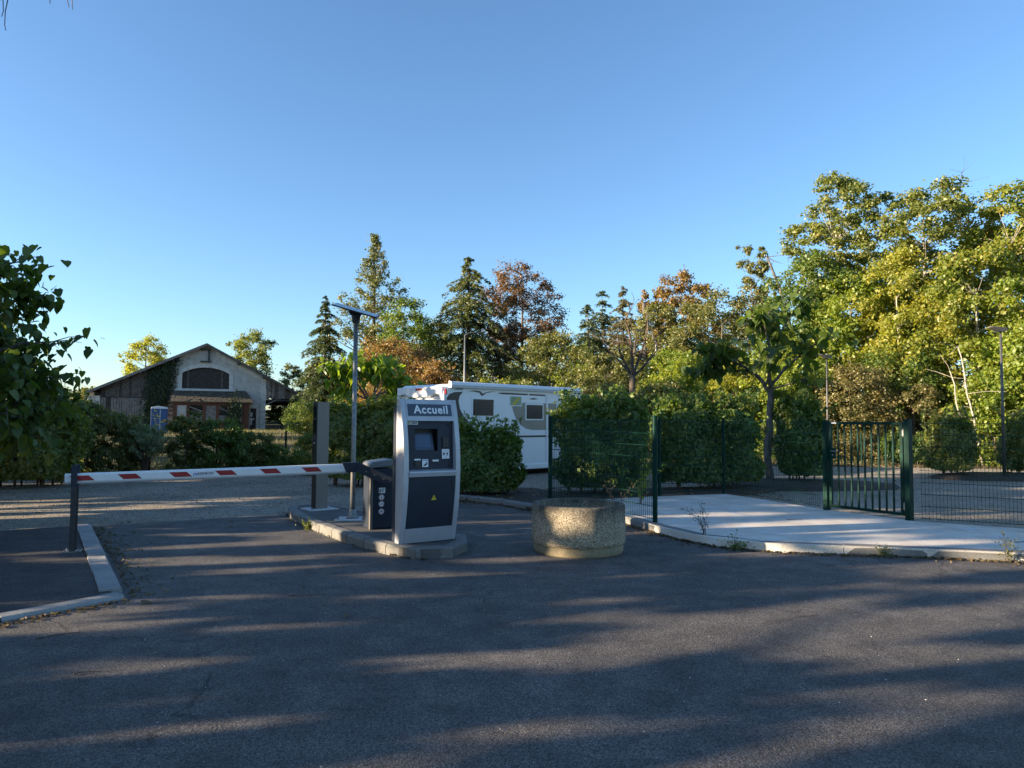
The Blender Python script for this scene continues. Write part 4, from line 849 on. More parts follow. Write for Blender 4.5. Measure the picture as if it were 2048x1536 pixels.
for k in range(9):
    u0 = .9 + 4.6 * k / 9; u1 = .9 + 4.6 * (k + 1) / 9 - .02; MB().prism([(u0, roofz(u0) - .30), (u1, roofz(u1) - .30), (u1, roofz(u1) - .78), (u0, roofz(u0) - .78)], 'y', -.035, .1).build('coping_stone', 'limestone', bn)
# shutter of horizontal boards in the arch
zz = a0z
while zz < asp - .05:
    zt = min(zz + .165, asp); hw = 2.30
    if zt > a1z:
        s = asp - a1z; r_ = (2.32 ** 2 + s * s) / (2 * s); hw = math.sqrt(max(.05, r_ * r_ - (min(zt, asp - .02) - (asp - r_)) ** 2)) - .02
    box('shutter_board', 'dark_wood', bn, -hw - .05, hw - .05, .16, .20, zz, zt - .012); zz += .165
for u in (-1.8, 1.55): box('shutter_stile', 'old_wood', bn, u - .08, u + .08, .12, .158, a0z, a1z + .25)
box('sill', 'limestone', bn, -3.05, 2.95, -.22, .2, zb(4.56), zb(4.74))
MB().prism([(-2.36, a0z)] + [(p[0], p[1] - .01) for p in ai] + [(2.26, a0z)], 'y', .22, .28).build('shutter_backing', 'dark_wood', bn); box('back_wall', 'render', bn, -10.6, 5.6, DEP - .5, DEP - .1, 0, zb(4.3))
# iron hoist beam
hs = MB().box(.12, .27, -.30, -.05, zb(7.75), zb(8.98)); hs.box(-.65, .36, -.32, -.06, zb(8.93), zb(9.03)); hs.box(-.65, .46, -.32, -.06, zb(7.66), zb(7.76)); hs.build('hoist_iron', 'dark_steel', bn)
# vertical boarding of the left bay and canopy end
rnd = random.Random(5)
u = -9.93
while u < -5.4:
    w_ = rnd.uniform(.17, .24); zt = roofz(u + w_ / 2) - .25
    MB().prism([(u, zb(3.80)), (u + w_ - .012, zb(3.80)), (u + w_ - .012, roofz(u + w_) - .24), (u, roofz(u) - .24)], 'y', -.06 + rnd.uniform(-.012, .012), 0.02).build('plank', rnd.choice(['old_wood', 'old_wood', 'dark_wood']), bn); u += w_
box('door_rail', 'dark_steel', bn, -9.95, -5.9, -.13, -.07, zb(3.72), zb(3.80))
u = -9.9
while u < -6.2:
    w_ = rnd.uniform(.19, .27); box('plank', 'pale_wood' if u > -8.0 or rnd.random() < .4 else 'dark_wood', bn, u, u + w_ - .035, -.09 + rnd.uniform(-.015, .015), -.02, zb(.62) + rnd.uniform(0, .2), zb(3.70)); u += w_
MB().prism([(-7.8, zb(2.3)), (-7.65, zb(2.3)), (-6.9, zb(3.5)), (-7.05, zb(3.5))], 'y', -.13, -.1).build('door_brace', 'pale_wood', bn)
u = 6.08; k = 0
while u < 10.2:
    w_ = .215; zc_ = zb(3.93); zt = roofz(u + w_) - .2
    if zt - zc_ > .12:
        n_ = 5; sc = [(u + (w_ - .012) * (1 - t / n_), zc_ - .13 * math.sin(math.pi * ((k % 2) * .5 + .5 * (1 - t / n_)))) for t in range(n_ + 1)]
        MB().prism([(u, roofz(u) - .2), (u + w_ - .012, zt)] + sc, 'y', -.05 + rnd.uniform(-.01, .01), 0).build('plank', rnd.choice(['old_wood', 'pale_wood', 'old_wood']), bn)
    u += w_; k += 1
box('canopy_beam', 'dark_wood', bn, 6.05, 10.2, .05, .25, zb(3.55), zb(3.75)); MB().prism([(6.06, zb(3.05)), (6.06, zb(3.25)), (7.3, zb(3.85)), (7.5, zb(3.85))], 'y', .02, .18).build('canopy_brace', 'pale_wood', bn)
for k in range(5): box('canopy_rafter', 'dark_wood', bn, 6.05, 10.3, 4 + k * 6, 4.25 + k * 6, zb(3.6), zb(3.8))
# brick lean-to with mossy tiles
ax = MB(); Yf = -2.4
ops = [(-1.36, -.10), (1.44, 2.28)]; xs = [-2.95, -1.36, -.10, 1.44, 2.28, 4.36]
ax.box(-2.95, 4.36, Yf, Yf + .25, zb(2.98), zb(3.30)); ax.box(-2.95, 4.36, Yf, Yf + .25, 0, zb(1.35))
for a, b in ((-2.95, -2.55), (-1.66, -1.36), (-.10, .18), (1.16, 1.44), (2.28, 2.52), (3.72, 4.36)): ax.box(a, b, Yf + .001, Yf + .249, zb(1.35), zb(2.98))
ax.box(4.12, 4.36, Yf + .25, -.001, 0, zb(3.3)); ax.box(-2.95, -2.7, Yf + .25, -.001, 0, zb(3.3))
an = ax.build('brick_annex', 'brick', bn)
for a, b, m_ in ((-2.55, -1.66, 'render'), (.18, 1.16, 'pale_wood'), (2.52, 3.72, 'render')): box('infill_panel', m_, an, a, b, Yf + .06, Yf + .20, zb(1.35), zb(2.98))
for a, b in ops:
    box('window', 'glass', an, a, b, Yf + .15, Yf + .19, zb(1.35), zb(2.98)); box('window_board', 'pale_wood', an, a + .02, b - .02, Yf + .08, Yf + .12, zb(1.38), zb(1.95))
    MB().prism([(a, zb(2.75)), (b, zb(2.25)), (b, zb(2.40)), (a, zb(2.90))], 'y', Yf + .05, Yf + .09).build('loose_board', 'pale_wood', an); box('mullion', 'dark_wood', an, (a + b) / 2 - .03, (a + b) / 2 + .03, Yf + .121, Yf + .145, zb(1.36), zb(2.97))
rt_ = []
for k in range(10):                                # courses of tiles climbing from the eave to the wall, hipped at the right end
    t0, t1 = k / 10, (k + 1) / 10; yy0 = Yf - .3 + (2.65) * t0; yy1 = Yf - .3 + 2.65 * t1 + .06; z0 = zb(3.35) + 1.28 * t0; z1 = zb(3.35) + 1.28 * t1 + .02
    xr0 = 4.72 - .85 * t0 ** 1.3; xl0 = -3.15
    x = xl0; row = MB()
    while x < xr0:
        w_ = min(.30 + rnd.uniform(-.02, .03), xr0 - x); j = rnd.uniform(0, .025)
        if not (k < 2 and -2.0 < x < -.3 and rnd.random() < .6):
            row.add([(x, yy0, z0 + j), (x + w_ - .01, yy0, z0 + j), (x + w_ - .01, yy1, z1 + j), (x, yy1, z1 + j), (x, yy0, z0 + j - .035), (x + w_ - .01, yy0, z0 + j - .035)], [(0, 1, 2, 3), (4, 5, 1, 0)])
        x += w_
    row.build('tile_course', 'roof_tile', an)
MB().add([(4.72, Yf - .3, zb(3.33)), (4.72, -.05, zb(3.33)), (3.87, -.05, zb(4.62))], [(0, 1, 2)]).build('roof_hip', 'roof_tile', an)
box('eave_board', 'old_wood', an, -3.1, 4.6, Yf - .22, Yf - .16, zb(3.24), zb(3.34))
dr = box('door', 'dark_wood', bn, 4.52, 5.10, -.03, .02, .0, zb(2.75), .005)
for a, b, c, d in ((4.54, 4.72, 1.65, 2.1), (4.54, 4.72, 1.1, 1.5), (4.78, 4.90, 1.32, 1.48), (4.54, 4.70, .78, 1.02)): box('notice', 'white_print', dr, a, b, -.035, -.031, zb(c + .2), zb(d + .2))
for k in range(5): box('door_surround', 'limestone', bn, 5.11, 5.34, -.06, .02, k * .5 + .01, (k + 1) * .5 - .01)
MB().prism([(4.38, zb(2.76)), (5.34, zb(2.76)), (5.34, zb(2.95)), (5.1, zb(3.12)), (4.38, zb(3.2))], 'y', -.06, .02).build('door_lintel', 'limestone', bn)
box('pipe', 'galv', bn, EL[0] + .05, EL[0] + .17, -.6, -.48, 0, EL[1] - .1)
# creeper on the wall
rng = np.random.default_rng(21); o = empty('wall_creeper', BA, BY, 'dark ivy climbing the left half of the barn gable', 'ivy')
n = 9000; t = rng.random(n); uu = -5.1 + 2.0 * t * (rng.random(n)) + rng.normal(size=n) * .55 * (1 - .2 * t); z_ = .1 + t * 7.6
ok = (z_ < roofz(-4) + (uu + 4) * .48 - .15); uu, z_ = uu[ok], z_[ok]; n = len(uu)
P = np.stack([uu, -.10 - np.abs(rng.normal(size=n)) * .18, z_], 1); leaves('foliage', P, rng.normal(size=(n, 3)) * .5 + (0, -1, .3), rng.uniform(.12, .26, n), DIAMOND, L['ivy'], o, rng)
mb = MB()
for k in range(46):
    s = np.array([rng.uniform(-4.4, -3.2), -.03, rng.uniform(1.5, 7.2)]); e = s + np.array([rng.uniform(.5, 2.4), 0, rng.uniform(-.6, 1.8)])
    if e[2] > roofz(e[0]) - .4: continue
    if -2.85 < e[0] < 2.8 and zb(4.7) < e[2] < zb(7.6): e[0] = -2.9
    m_ = (s + e) / 2 + rng.normal(size=3) * np.array([.3, 0, .3]); mb.tube(bez(s, m_, e, 6), [.03, .025, .02, .016, .012, .006], 4, False)
mb.build('stems', 'bark_brown', o)
rng = np.random.default_rng(22); n = 1500; P = np.stack([3.0 + rng.normal(size=n) * .35, -2.62 - np.abs(rng.normal(size=n)) * .15, zb(2.1) + rng.normal(size=n) * .75], 1); P[:, 2] = np.maximum(P[:, 2], .05)
o = empty('annex_ivy', BA, BY, 'ivy clump hanging over the right window of the brick lean-to', 'ivy'); leaves('foliage', P, rng.normal(size=(n, 3)) * .5 + (0, -1, .3), rng.uniform(.12, .24, n), DIAMOND, L['ivy'], o, rng)
# blue cabin and old wall
tb = empty('portable_toilet', (-28.75, 58.0, float(gz(-28.75, 58)) - .02), R(18), 'blue portable toilet cabin with yellow scribbles beside the barn ivy', 'portable toilet')
box('cabin', 'toilet_blue', tb, -.55, .55, -.55, .55, 0.05, 2.02, 0.03); MB().prism([(-.57, 2.02), (.57, 2.02), (.52, 2.16), (.0, 2.24), (-.52, 2.16)], 'y', -.57, .57).build('roof', 'white', tb, .02); box('skid', 'lamp_grey', tb, -.5, .5, -.5, .5, -.06, .05)
rnd = random.Random(3); yl = MB()
for k in range(16):
    a, b = rnd.uniform(-.48, .3), rnd.uniform(.15, 1.85); yl.box(a, a + rnd.uniform(.1, .3), -.556, -.552, b, b + .035); 
    if k % 3 == 0: yl.box(a, a + .035, -.5575, -.5565, b, b + .25)
yl.build('scribbles', 'yellow', tb); box('door_edge', 'white', tb, .12, .15, -.5615, -.551, .1, 1.98)
sw = empty('stone_wall', (-34, 88, .46), R(4), 'sunlit old stone wall glimpsed under the barn canopy', 'wall')
rnd = random.Random(11); z = 0
for r_ in range(5):
    x = 0; hh = .46
    while x < 13:
        w_ = rnd.uniform(.5, 1.0); box('stone', 'stone_far', sw, x, x + w_ - .03, rnd.uniform(-.03, .03), .4, z, z + hh - .03, .02); x += w_
    z += hh

# ------------------------------------------------------------------ hedges and shrubs
hedge('clipped_hedge', 'clipped hornbeam hedge just behind the Accueil kiosk, before the motorhome', -0.60, 15.95, 1.55, 1.0, 1.42, L['hedge'], R(4), 17000, .078, 11, shoots=60)
hedge('clipped_hedge', 'tall dark hedge behind the mesh wing fence, hiding the motorhome nose', 2.02, 16.15, 2.0, 1.1, 2.12, L['hedge'], R(6), 19000, .08, 12, shoots=80)
hedge('clipped_hedge', 'broad hedge behind the mesh fence left of the big-leaved tree', 4.75, 17.75, 2.75, 1.1, 2.15, L['hedge'], R(12), 23000, .08, 13, shoots=100)
hedge('clipped_hedge', 'squat hedge block between the big-leaved tree and the gate', 7.85, 19.3, 1.2, 1.1, 2.12, L['hedge'], R(8), 13000, .08, 14, shoots=50, z=.08)
hedge('clipped_hedge', 'dark hedge beside the flat-headed lamp post at the picture edge', 13.65, 22.2, 1.25, 1.1, 1.75, L['hedge_y'], R(-5), 11000, .085, 15, shoots=40, z=.08)
hedge('clipped_hedge', 'hedge block right of the flat-headed lamp post, cut by the frame', 16.3, 22.2, 1.7, 1.2, 1.85, L['hedge_y'], R(-5), 12000, .085, 16, shoots=40, z=.06)
hedge('clipped_hedge', 'long yellowing hedge behind the access column and solar lamp pole', -3.75, 18.35, 2.2, 1.2, 2.05, L['hedge_y'], R(-4), 22000, .085, 17, shoots=60, shoot_len=(.1, .35))
hedge('clipped_hedge', 'dense hedge under the big catalpa behind the boom rest post', -12.4, 17.2, 3.6, 1.7, 1.95, L['hedge_y'], R(28), 24000, .095, 18, shoots=120)
hedge('ivy_hedge', 'low sunlit green hedge at the foot of the wood behind the right fence', 16.7, 29.3, 3.0, .9, 1.15, L['green'], R(-16), 12000, .09, 19, shoots=15)
def bush(label, x, y, r, h, mat, n, leaf, seed, name='shrub', env='oval', bot=.05, clumps=50, tm=DIAMOND, limbs=26, cat='shrub', rt=.03, cfrac=(.18, .34), z=0.0, group=None):
    return tree(name, label, x, y, z + h, z + bot, r, mat, z, env, n, leaf, clumps, limbs, rt, seed, cat, group, 'bark_brown', tm, cfrac, shell=.33, foliage_name='foliage')
bush('upright leafy shrub with long shoots between the catalpa and the pale bush', -11.7, 19.6, .95, 2.15, L['olive'], 9000, .10, 31, env='column')
bush('tall green shrub hiding the barn door, beside the catalpa edge', -12.6, 20.3, .9, 2.1, L['hedge_y'], 8000, .10, 35, env='column')
bush('green shrub with reddish shoot tips before the portable toilet', -9.75, 21.3, .62, 1.95, L['olive'], 7000, .10, 33, env='column')
bush('round glossy green bush below the brick lean-to', -8.95, 21.9, .92, 1.62, L['green'], 11000, .10, 34, env='round')
bush('low dark bush right of the round glossy bush', -7.75, 23.1, .75, .85, L['hedge'], 5000, .09, 36, env='ground')
bush('dark leafy bush beside the access column', -6.0, 21.6, .65, 1.45, L['hedge_y'], 6000, .09, 37, env='oval')
bush('small bush at the foot of the meadow fence post', -6.9, 23.2, .45, .7, L['hedge'], 2500, .08, 38, env='ground')
bush('small rounded shrub right below the portable toilet', -8.3, 22.9, .75, 1.25, L['olive'], 5000, .10, 43, env='oval')
bush('tall leafy shrub left of the feathery bush', -11.5, 20.9, .8, 1.8, L['olive'], 6500, .10, 44, env='oval')
# pale feathery shrub: long arching plumes
rng = np.random.default_rng(41); o = empty('feathery_shrub', (-10.75, 20.9, 0), 0, 'pale grey-green feathery bush with arching plumes', 'shrub'); mb = MB(); PP = []; TT = []
for k in range(60):
    a = rng.random() * 6.283; rr = rng.uniform(.15, .85); h = rng.uniform(.9, 1.62); e = (rr * math.cos(a), rr * math.sin(a), h * (1.05 - .35 * rr)); pth = bez((0, 0, 0), (e[0] * .35, e[1] * .35, h * .8), e, 6); mb.tube(pth, [.014, .012, .009, .007, .005, .002], 3, False)
    q = np.array(pth); s = rng.random(110) * 2.6 + 2.4; i = np.clip(s.astype(int), 0, 4); f = (s - i)[:, None]; PP.append(q[i] * (1 - f) + q[i + 1] * f + rng.normal(size=(110, 3)) * .035); TT.append((q[i + 1] - q[i]) + rng.normal(size=(110, 3)) * .12)
mb.build('stems', 'bark_brown', o); PP = np.concatenate(PP); leaves('foliage', PP, rng.normal(size=PP.shape), rng.uniform(.06, .12, len(PP)), DIAMOND, L['pale_shrub'], o, rng, np.concatenate(TT), .5)

# ------------------------------------------------------------------ catalpas and the bare young tree
def catalpa(label, x, y, z, paths, mat, n, leaf, seed, rt=.09, spread=.28, name='catalpa_tree', pods=0, lod=(.55, 1.25), bark='bark', n_end=None):
    """paths: limbs as point lists relative to the foot; leaves hang along their outer parts"""
    rng = np.random.default_rng(seed); o = empty(name, (x, y, z), 0, label, 'tree'); mb = MB(); Q = []
    for i, (pts, r0, r1) in enumerate(paths):
        k = len(pts); q = []
        for a in range(k - 1):
            for t in np.linspace(0, 1, 5)[:-1 if a < k - 2 else None]: q.append(np.array(pts[a]) * (1 - t) + np.array(pts[a + 1]) * t + rng.normal(size=3) * .012)
        mb.tube(q, list(np.linspace(r0, r1, len(q))), 8)
        if i: Q.append(np.array(q))
    mb.build('trunk', bark, o, smooth=True)
    C = []; tw = MB()
    for q in Q:
        m_ = max(2, len(q) // 2)
        for s in range(len(q) - m_, len(q)):
            for _ in range(2):
                e = q[s] + rng.normal(size=3) * spread * np.array([1, 1, .7]); tw.tube([q[s], (q[s] + e) / 2 + (0, 0, .04), e], [.012, .008, .004], 4, False); C.append(e); C.append((q[s] + e) / 2)
    tag(tw.build('twigs', bark, o), kind='stuff'); C = np.array(C); idx = rng.integers(0, len(C), n)
    P = C[idx] + rng.normal(size=(n, 3)) * spread * np.array([.62, .62, .45])
    a = rng.random(n) * 6.283; out = np.stack([np.cos(a), np.sin(a), np.zeros(n)], 1)
    T = out * rng.uniform(.25, .9, n)[:, None] + np.array([0, 0, -1.0]) * rng.uniform(.35, 1.1, n)[:, None]; N = out * rng.uniform(.3, 1.0, n)[:, None] + np.array([0, 0, 1]) * rng.uniform(.3, 1, n)[:, None] + rng.normal(size=(n, 3)) * .2
    leaves('crown', P, N, leaf * rng.uniform(*lod, n), HEART, mat, o, rng, T)
    if pods:
        pm = MB()
        for k in range(pods):
            p = P[rng.integers(0, n)]; l_ = rng.uniform(.22, .42); pm.tube([p, p + np.array([rng.normal() * .02, rng.normal() * .02, -l_ * .5]), p + np.array([rng.normal() * .03, rng.normal() * .03, -l_])], [.005, .006, .004], 4, False)
        tag(pm.build('seed_pods', mat, o), kind='stuff')
    return o
catalpa('young big-leaved tree with pale trunk and open crown standing behind the gate fence', 7.05, 19.45, .10,
    [([(0, 0, -.05), (-.06, 0, .8), (.02, 0, 1.6), (.05, 0, 2.5)], .115, .085),
     ([(.04, 0, 2.4), (-.35, .1, 2.95), (-.95, 0, 3.25), (-1.65, -.1, 3.35)], .060, .018), ([(-.45, .1, 2.98), (-1.1, .3, 3.0), (-1.95, .2, 2.95)], .035, .012), ([(-.7, 0, 3.1), (-1.2, -.3, 3.6), (-1.55, -.3, 3.75)], .03, .012),
     ([(.05, 0, 2.5), (.0, 0, 3.2), (.1, .1, 4.1), (.05, .1, 4.75)], .060, .015), ([(.1, 0, 3.4), (.35, .1, 4.0), (.8, .2, 4.75), (1.0, .2, 4.95)], .035, .012), ([(.05, 0, 3.6), (-.2, -.2, 4.2), (-.45, -.2, 4.5)], .028, .01),
     ([(.05, 0, 2.55), (.45, .1, 3.05), (.95, 0, 3.55), (1.45, 0, 3.85)], .048, .014), ([(.05, 0, 2.5), (.5, -.3, 2.65), (.85, -.4, 2.72)], .03, .012), ([(-.1, 0, 2.6), (-.1, -.5, 3.1), (-.3, -.7, 3.5)], .035, .012)],
    L['catalpa'], 620, .25, 51, spread=.24, pods=20)
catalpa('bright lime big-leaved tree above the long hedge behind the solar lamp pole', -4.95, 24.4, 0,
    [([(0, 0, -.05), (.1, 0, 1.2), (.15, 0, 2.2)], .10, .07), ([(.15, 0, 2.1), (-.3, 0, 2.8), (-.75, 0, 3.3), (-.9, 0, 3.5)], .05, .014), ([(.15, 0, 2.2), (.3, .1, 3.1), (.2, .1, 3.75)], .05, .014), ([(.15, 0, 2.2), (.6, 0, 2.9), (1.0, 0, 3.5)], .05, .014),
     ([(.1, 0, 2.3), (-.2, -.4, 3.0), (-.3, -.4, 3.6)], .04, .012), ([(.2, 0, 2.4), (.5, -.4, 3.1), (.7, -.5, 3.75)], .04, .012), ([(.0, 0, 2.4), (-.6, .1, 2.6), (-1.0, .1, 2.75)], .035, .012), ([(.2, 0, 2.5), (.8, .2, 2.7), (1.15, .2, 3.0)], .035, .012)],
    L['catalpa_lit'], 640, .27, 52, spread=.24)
rg = random.Random(7); cp = [([(0, 0, -.05), (.05, 0, 1.2), (0, 0, 2.2)], .16, .12)]
for k in range(66):
    a = k * 2.39996 + rg.uniform(-.3, .3); zt = 1.4 + 3.05 * ((k * 0.7549 + .3) % 1); rr = rg.uniform(.75, 1.0) * 2.2 * min(1, math.sqrt(max(.03, 1.02 - (max(0, zt - 2.6) / 3.2) ** 2)))
    zz = min(2.2, zt * .7); cp.append(([(0, 0, zz), (rr * .35 * math.cos(a), rr * .35 * math.sin(a), zz + .55 * (zt - zz)), (rr * .75 * math.cos(a), rr * .75 * math.sin(a), zt * .98), (rr * math.cos(a), rr * math.sin(a), zt)], .05, .012))
catalpa('big catalpa with large drooping leaves and bean pods at the left edge', -10.25, 12.3, 0, cp, L['catalpa'], 8000, .165, 53, spread=.23, pods=150, lod=(.5, 1.4))
rg = np.random.default_rng(61); o = empty('bare_tree', (3.62, 21.3, 0), 0, 'leafless young tree with upswept dark limbs behind the hedges', 'tree'); mb = MB(); mb.tube([(0, 0, -.05), (-.04, 0, 1.2), (-.02, 0, 2.2), (0, 0, 3.1)], [.12, .10, .09, .085], 9)
def limb(p, d, L_, r, dep):
    p = np.array(p, float); d = np.array(d, float); d /= np.linalg.norm(d); q = [p]; k = 5
    for i in range(k): d = d + rg.normal(size=3) * .09 + np.array([0, 0, .05]); d /= np.linalg.norm(d); q.append(q[-1] + d * L_ / k)
    mb.tube(q, list(np.linspace(r, r * .3, k + 1)), 6 if dep == 0 else 4, False)
    if dep < 3:
        for j in range(3 if dep < 2 else 2): s = rg.integers(2, k + 1); limb(q[s], d + rg.normal(size=3) * .6, L_ * rg.uniform(.35, .6), r * .42, dep + 1)
for d, L_, r in (((-.55, .1, 1), 1.5, .05), ((-.05, 0, 1), 1.75, .06), ((.35, -.1, 1), 1.5, .055), ((.75, .1, .75), 1.2, .05), ((-.8, -.1, .7), 1.15, .042), ((.1, .6, 1), 1.4, .045), ((0, -.6, 1), 1.3, .042)): limb((0, 0, 3.0), d, L_, r, 0)
mb.build('trunk', 'bark_brown', o, smooth=True)

# ------------------------------------------------------------------ the wood on the right
G_W = 'trees of the wood behind the gate'
tree('ash_tree', 'tallest feathery ash at the front corner of the wood with bare pale trunk', 17.5, 38, 14.9, 8.0, 2.9, L['ash'], 0, 'spread', 12500, .22, 90, 34, .20, 101, group=G_W, bark='bark_lit', cfrac=(.13, .26), shell=.36, flat=.6)
tree('ash_tree', 'broad high ash right of the tallest ash, crown thinning to bare twigs', 21.1, 36, 14.1, 5.6, 3.0, L['ash'], 0, 'spread', 15000, .22, 100, 40, .20, 102, group=G_W, bark='bark_lit', cfrac=(.13, .27), shell=.30)
tree('maple_tree', 'high maple at the right edge of the wood with orange-tinged leaves', 24.1, 34, 13.4, 4.6, 3.0, L['gold'], 0, 'round', 14000, .24, 95, 40, .20, 103, group=G_W, bark='bark_lit', cfrac=(.13, .27), shell=.30)
tree('hornbeam_tree', 'dense dark-green leafy tree below the tallest ash at the wood corner', 15.6, 37, 10.6, .6, 2.6, L['green'], 0, 'oval', 17000, .21, 110, 30, .16, 104, group=G_W, cfrac=(.17, .32), shell=.22)
tree('hornbeam_tree', 'bright green tree in the middle of the wood, behind the slim lamp', 17.4, 36.2, 9.4, .8, 2.7, L['lime'], 0, 'oval', 16000, .22, 110, 30, .16, 105, group=G_W, bark='bark_lit', cfrac=(.17, .32), shell=.22)
tree('maple_tree', 'yellow-green maple with leaning branches in mid wood above the gate', 18.6, 33.8, 9.9, 1.2, 2.7, L['yellow'], 0, 'round', 15500, .21, 110, 40, .13, 106, group=G_W, bark='bark_lit', cfrac=(.17, .32), shell=.22)
tree('maple_tree', 'golden maple behind the flat-headed lamp post', 20.9, 31.8, 9.7, 1.0, 2.6, L['gold'], 0, 'oval', 16000, .22, 110, 40, .12, 107, group=G_W, bark='bark_lit', cfrac=(.17, .32), shell=.22)
tree('maple_tree', 'green-leaved maple cut by the right picture edge beside the lamp head', 22.3, 29.2, 8.0, .6, 2.5, L['lime'], 0, 'oval', 14000, .22, 100, 36, .12, 108, group=G_W, bark='bark', cfrac=(.17, .32), shell=.22)
tree('maple_tree', 'tall green filler tree rising deep inside the wood', 20.5, 40.5, 11.5, 1.0, 3.2, L['green'], 0, 'oval', 12000, .28, 90, 30, .18, 109, group=G_W, cfrac=(.17, .32), shell=.22)
tree('maple_tree', 'dark green tree deep in the wood at the right edge', 26.5, 38, 12.2, .6, 3.4, L['olive'], 0, 'oval', 11000, .28, 90, 30, .18, 110, group=G_W, cfrac=(.17, .32), shell=.22)
bush('brownish seeding thicket behind the gate bars', 14.9, 31.2, 1.85, 4.3, L['brown'], 13000, .14, 111, 'thicket', 'column', .1, 80, DIAMOND, 40, 'thicket', .05)
bush('reddish bramble thicket right of the brownish thicket', 17.3, 30.6, 1.6, 3.4, L['brown'], 10000, .14, 112, 'thicket', 'oval', .05, 70, DIAMOND, 36, 'thicket', .05)
bush('yellow-green thicket between the big-leaved tree and the slim lamp', 12.3, 32.6, 1.9, 5.6, L['lime'], 14000, .17, 113, 'thicket', 'column', .1, 80, DIAMOND, 36, 'thicket', .06)
bush('green thicket beside the flat-headed lamp post at the foot of the wood', 19.6, 28.9, 1.7, 3.9, L['lime'], 11000, .17, 114, 'thicket', 'oval', .05, 70, DIAMOND, 36, 'thicket', .05)
bush('low green thicket filling the wood edge before the golden maple', 17.9, 32.2, 2.0, 5.2, L['green'], 13000, .18, 115, 'thicket', 'column', .1, 80, DIAMOND, 36, 'thicket', .06)
bush('tall yellowish thicket at the right edge behind the mesh fence', 22.6, 26.6, 1.8, 4.2, L['yellow'], 10000, .17, 116, 'thicket', 'oval', .05, 70, DIAMOND, 36, 'thicket', .05)
def stick(name, label, x, y, pts, r0, r1, bark, seed, twigs=0, cat='tree', z=0):
    rg2 = np.random.default_rng(seed); o = empty(name, (x, y, z), 0, label, cat); m_ = MB(); q = []
    for a, b in zip(pts[:-1], pts[1:]):
        for t in np.linspace(0, 1, 4)[:-1]: q.append(np.array(a) * (1 - t) + np.array(b) * t + rg2.normal(size=3) * .03)
    q.append(np.array(pts[-1])); m_.tube(q, list(np.linspace(r0, r1, len(q))), 7)
    for k in range(twigs):
        i = rg2.integers(len(q) // 3, len(q)); d = rg2.normal(size=3) * np.array([1, 1, .5]) + (0, 0, .25); d /= np.linalg.norm(d); l_ = rg2.uniform(.5, 1.6); m_.tube([q[i], q[i] + d * l_ * .5 + rg2.normal(size=3) * .06, q[i] + d * l_], [r1 * .6, r1 * .4, .006], 4, False)
    m_.build('trunk', bark, o, smooth=True); return o
stick('pale_stem', 'pale leaning birch stem, left of a pair behind the right mesh fence', 18.3, 28.4, [(0, 0, 0), (-.3, 0, 1.6), (-.55, 0, 2.9), (-.62, .2, 3.8)], .042, .02, 'bark_lit', 71, 5)
stick('pale_stem', 'pale leaning birch stem, right of a pair behind the right mesh fence', 18.75, 28.3, [(0, 0, 0), (-.35, 0, 1.8), (-.62, 0, 3.4), (-.8, .2, 4.8)], .05, .02, 'bark_lit', 72, 6)
stick('dead_treetop', 'bare dead treetop poking out above the broad ash', 23.3, 36.5, [(0, 0, 6), (.1, 0, 10), (-.1, 0, 13.2), (.15, 0, 14.8)], .08, .012, 'bark', 74, 24)

# ------------------------------------------------------------------ trees beyond the lot, centre
o = tree('leaning_tree', 'thin tree with a bent head standing alone left of the wood', 18.2, 50, 14.5, 9.6, 1.25, L['olive'], 0, 'oval', 2600, .24, 34, 16, .16, 120, lean=(-1.4, 0), cfrac=(.2, .4))
stick('leaning_snag', 'bent grey trunk leaning out of the wood corner', 19.6, 49, [(0, 0, 2), (-.3, 0, 8), (-1.0, 0, 11.0), (-1.9, 0, 13.2)], .22, .06, 'bark', 75, 10)
tree('oak_tree', 'brown-tinged oak highest in the row behind the bare young tree', 14.0, 58, 14.0, 5.0, 3.2, L['oakbrown'], 0, 'round', 10500, .27, 64, 24, .25, 121, bark='bark_brown')
tree('oak_tree', 'small narrow oak left of the brown-tinged oak', 12.0, 60, 13.2, 4.0, 2.1, L['oakbrown'], 0, 'oval', 6000, .27, 40, 16, .2, 122)
tree('olive_tree_crown', 'broad olive-green tree left of the wood above the big-leaved tree', 14.8, 50, 11.2, 2.0, 3.7, L['olive'], 0, 'round', 15000, .24, 90, 24, .2, 123)
tree('lime_tree', 'olive-brown tree between the wood and the brown-tinged oak', 18.2, 54, 11.6, 2.0, 3.2, L['brown'], 0, 'round', 10000, .26, 70, 24, .2, 124)
tree('lime_tree', 'mid-green tree filling behind the bare young tree', 10.8, 52, 10.4, 1.5, 3.0, L['olive'], 0, 'round', 11500, .24, 70, 20, .18, 125)
conifer('larch_tree', 'thin larch with a pinkish dry top behind the bare young tree', 8.6, 55, 12.4, 1.5, 3.1, L['larch'], 0, 11000, .32, 32, 7, .14, 126, .2, .8, .3, sparse=.85)
conifer('spruce_tree', 'dark little spruce right of the copper beech', 6.2, 58, 11.4, 1.0, 3.5, L['spruce'], 0, 13000, .34, 28, 8, .18, 127, .35, .8, .35)
conifer('pine_tree', 'slim dark pine between the little spruce and the larch', 7.6, 60, 12.9, 2.5, 2.4, L['spruce'], 0, 9000, .34, 28, 7, .16, 128, .3, .5, .45, sparse=.85)
stick('dead_snag', 'broken pale dead trunk beside the larch', 10.1, 54, [(0, 0, 0), (.05, 0, 5), (0, 0, 8), (-.05, 0, 10.7)], .22, .13, 'bark', 76, 16)
tree('rowan_tree', 'round yellow-olive tree directly above the motorhome roof', 2.3, 42, 6.9, 1.4, 2.55, L['olive'], 0, 'round', 14000, .19, 90, 20, .14, 129)
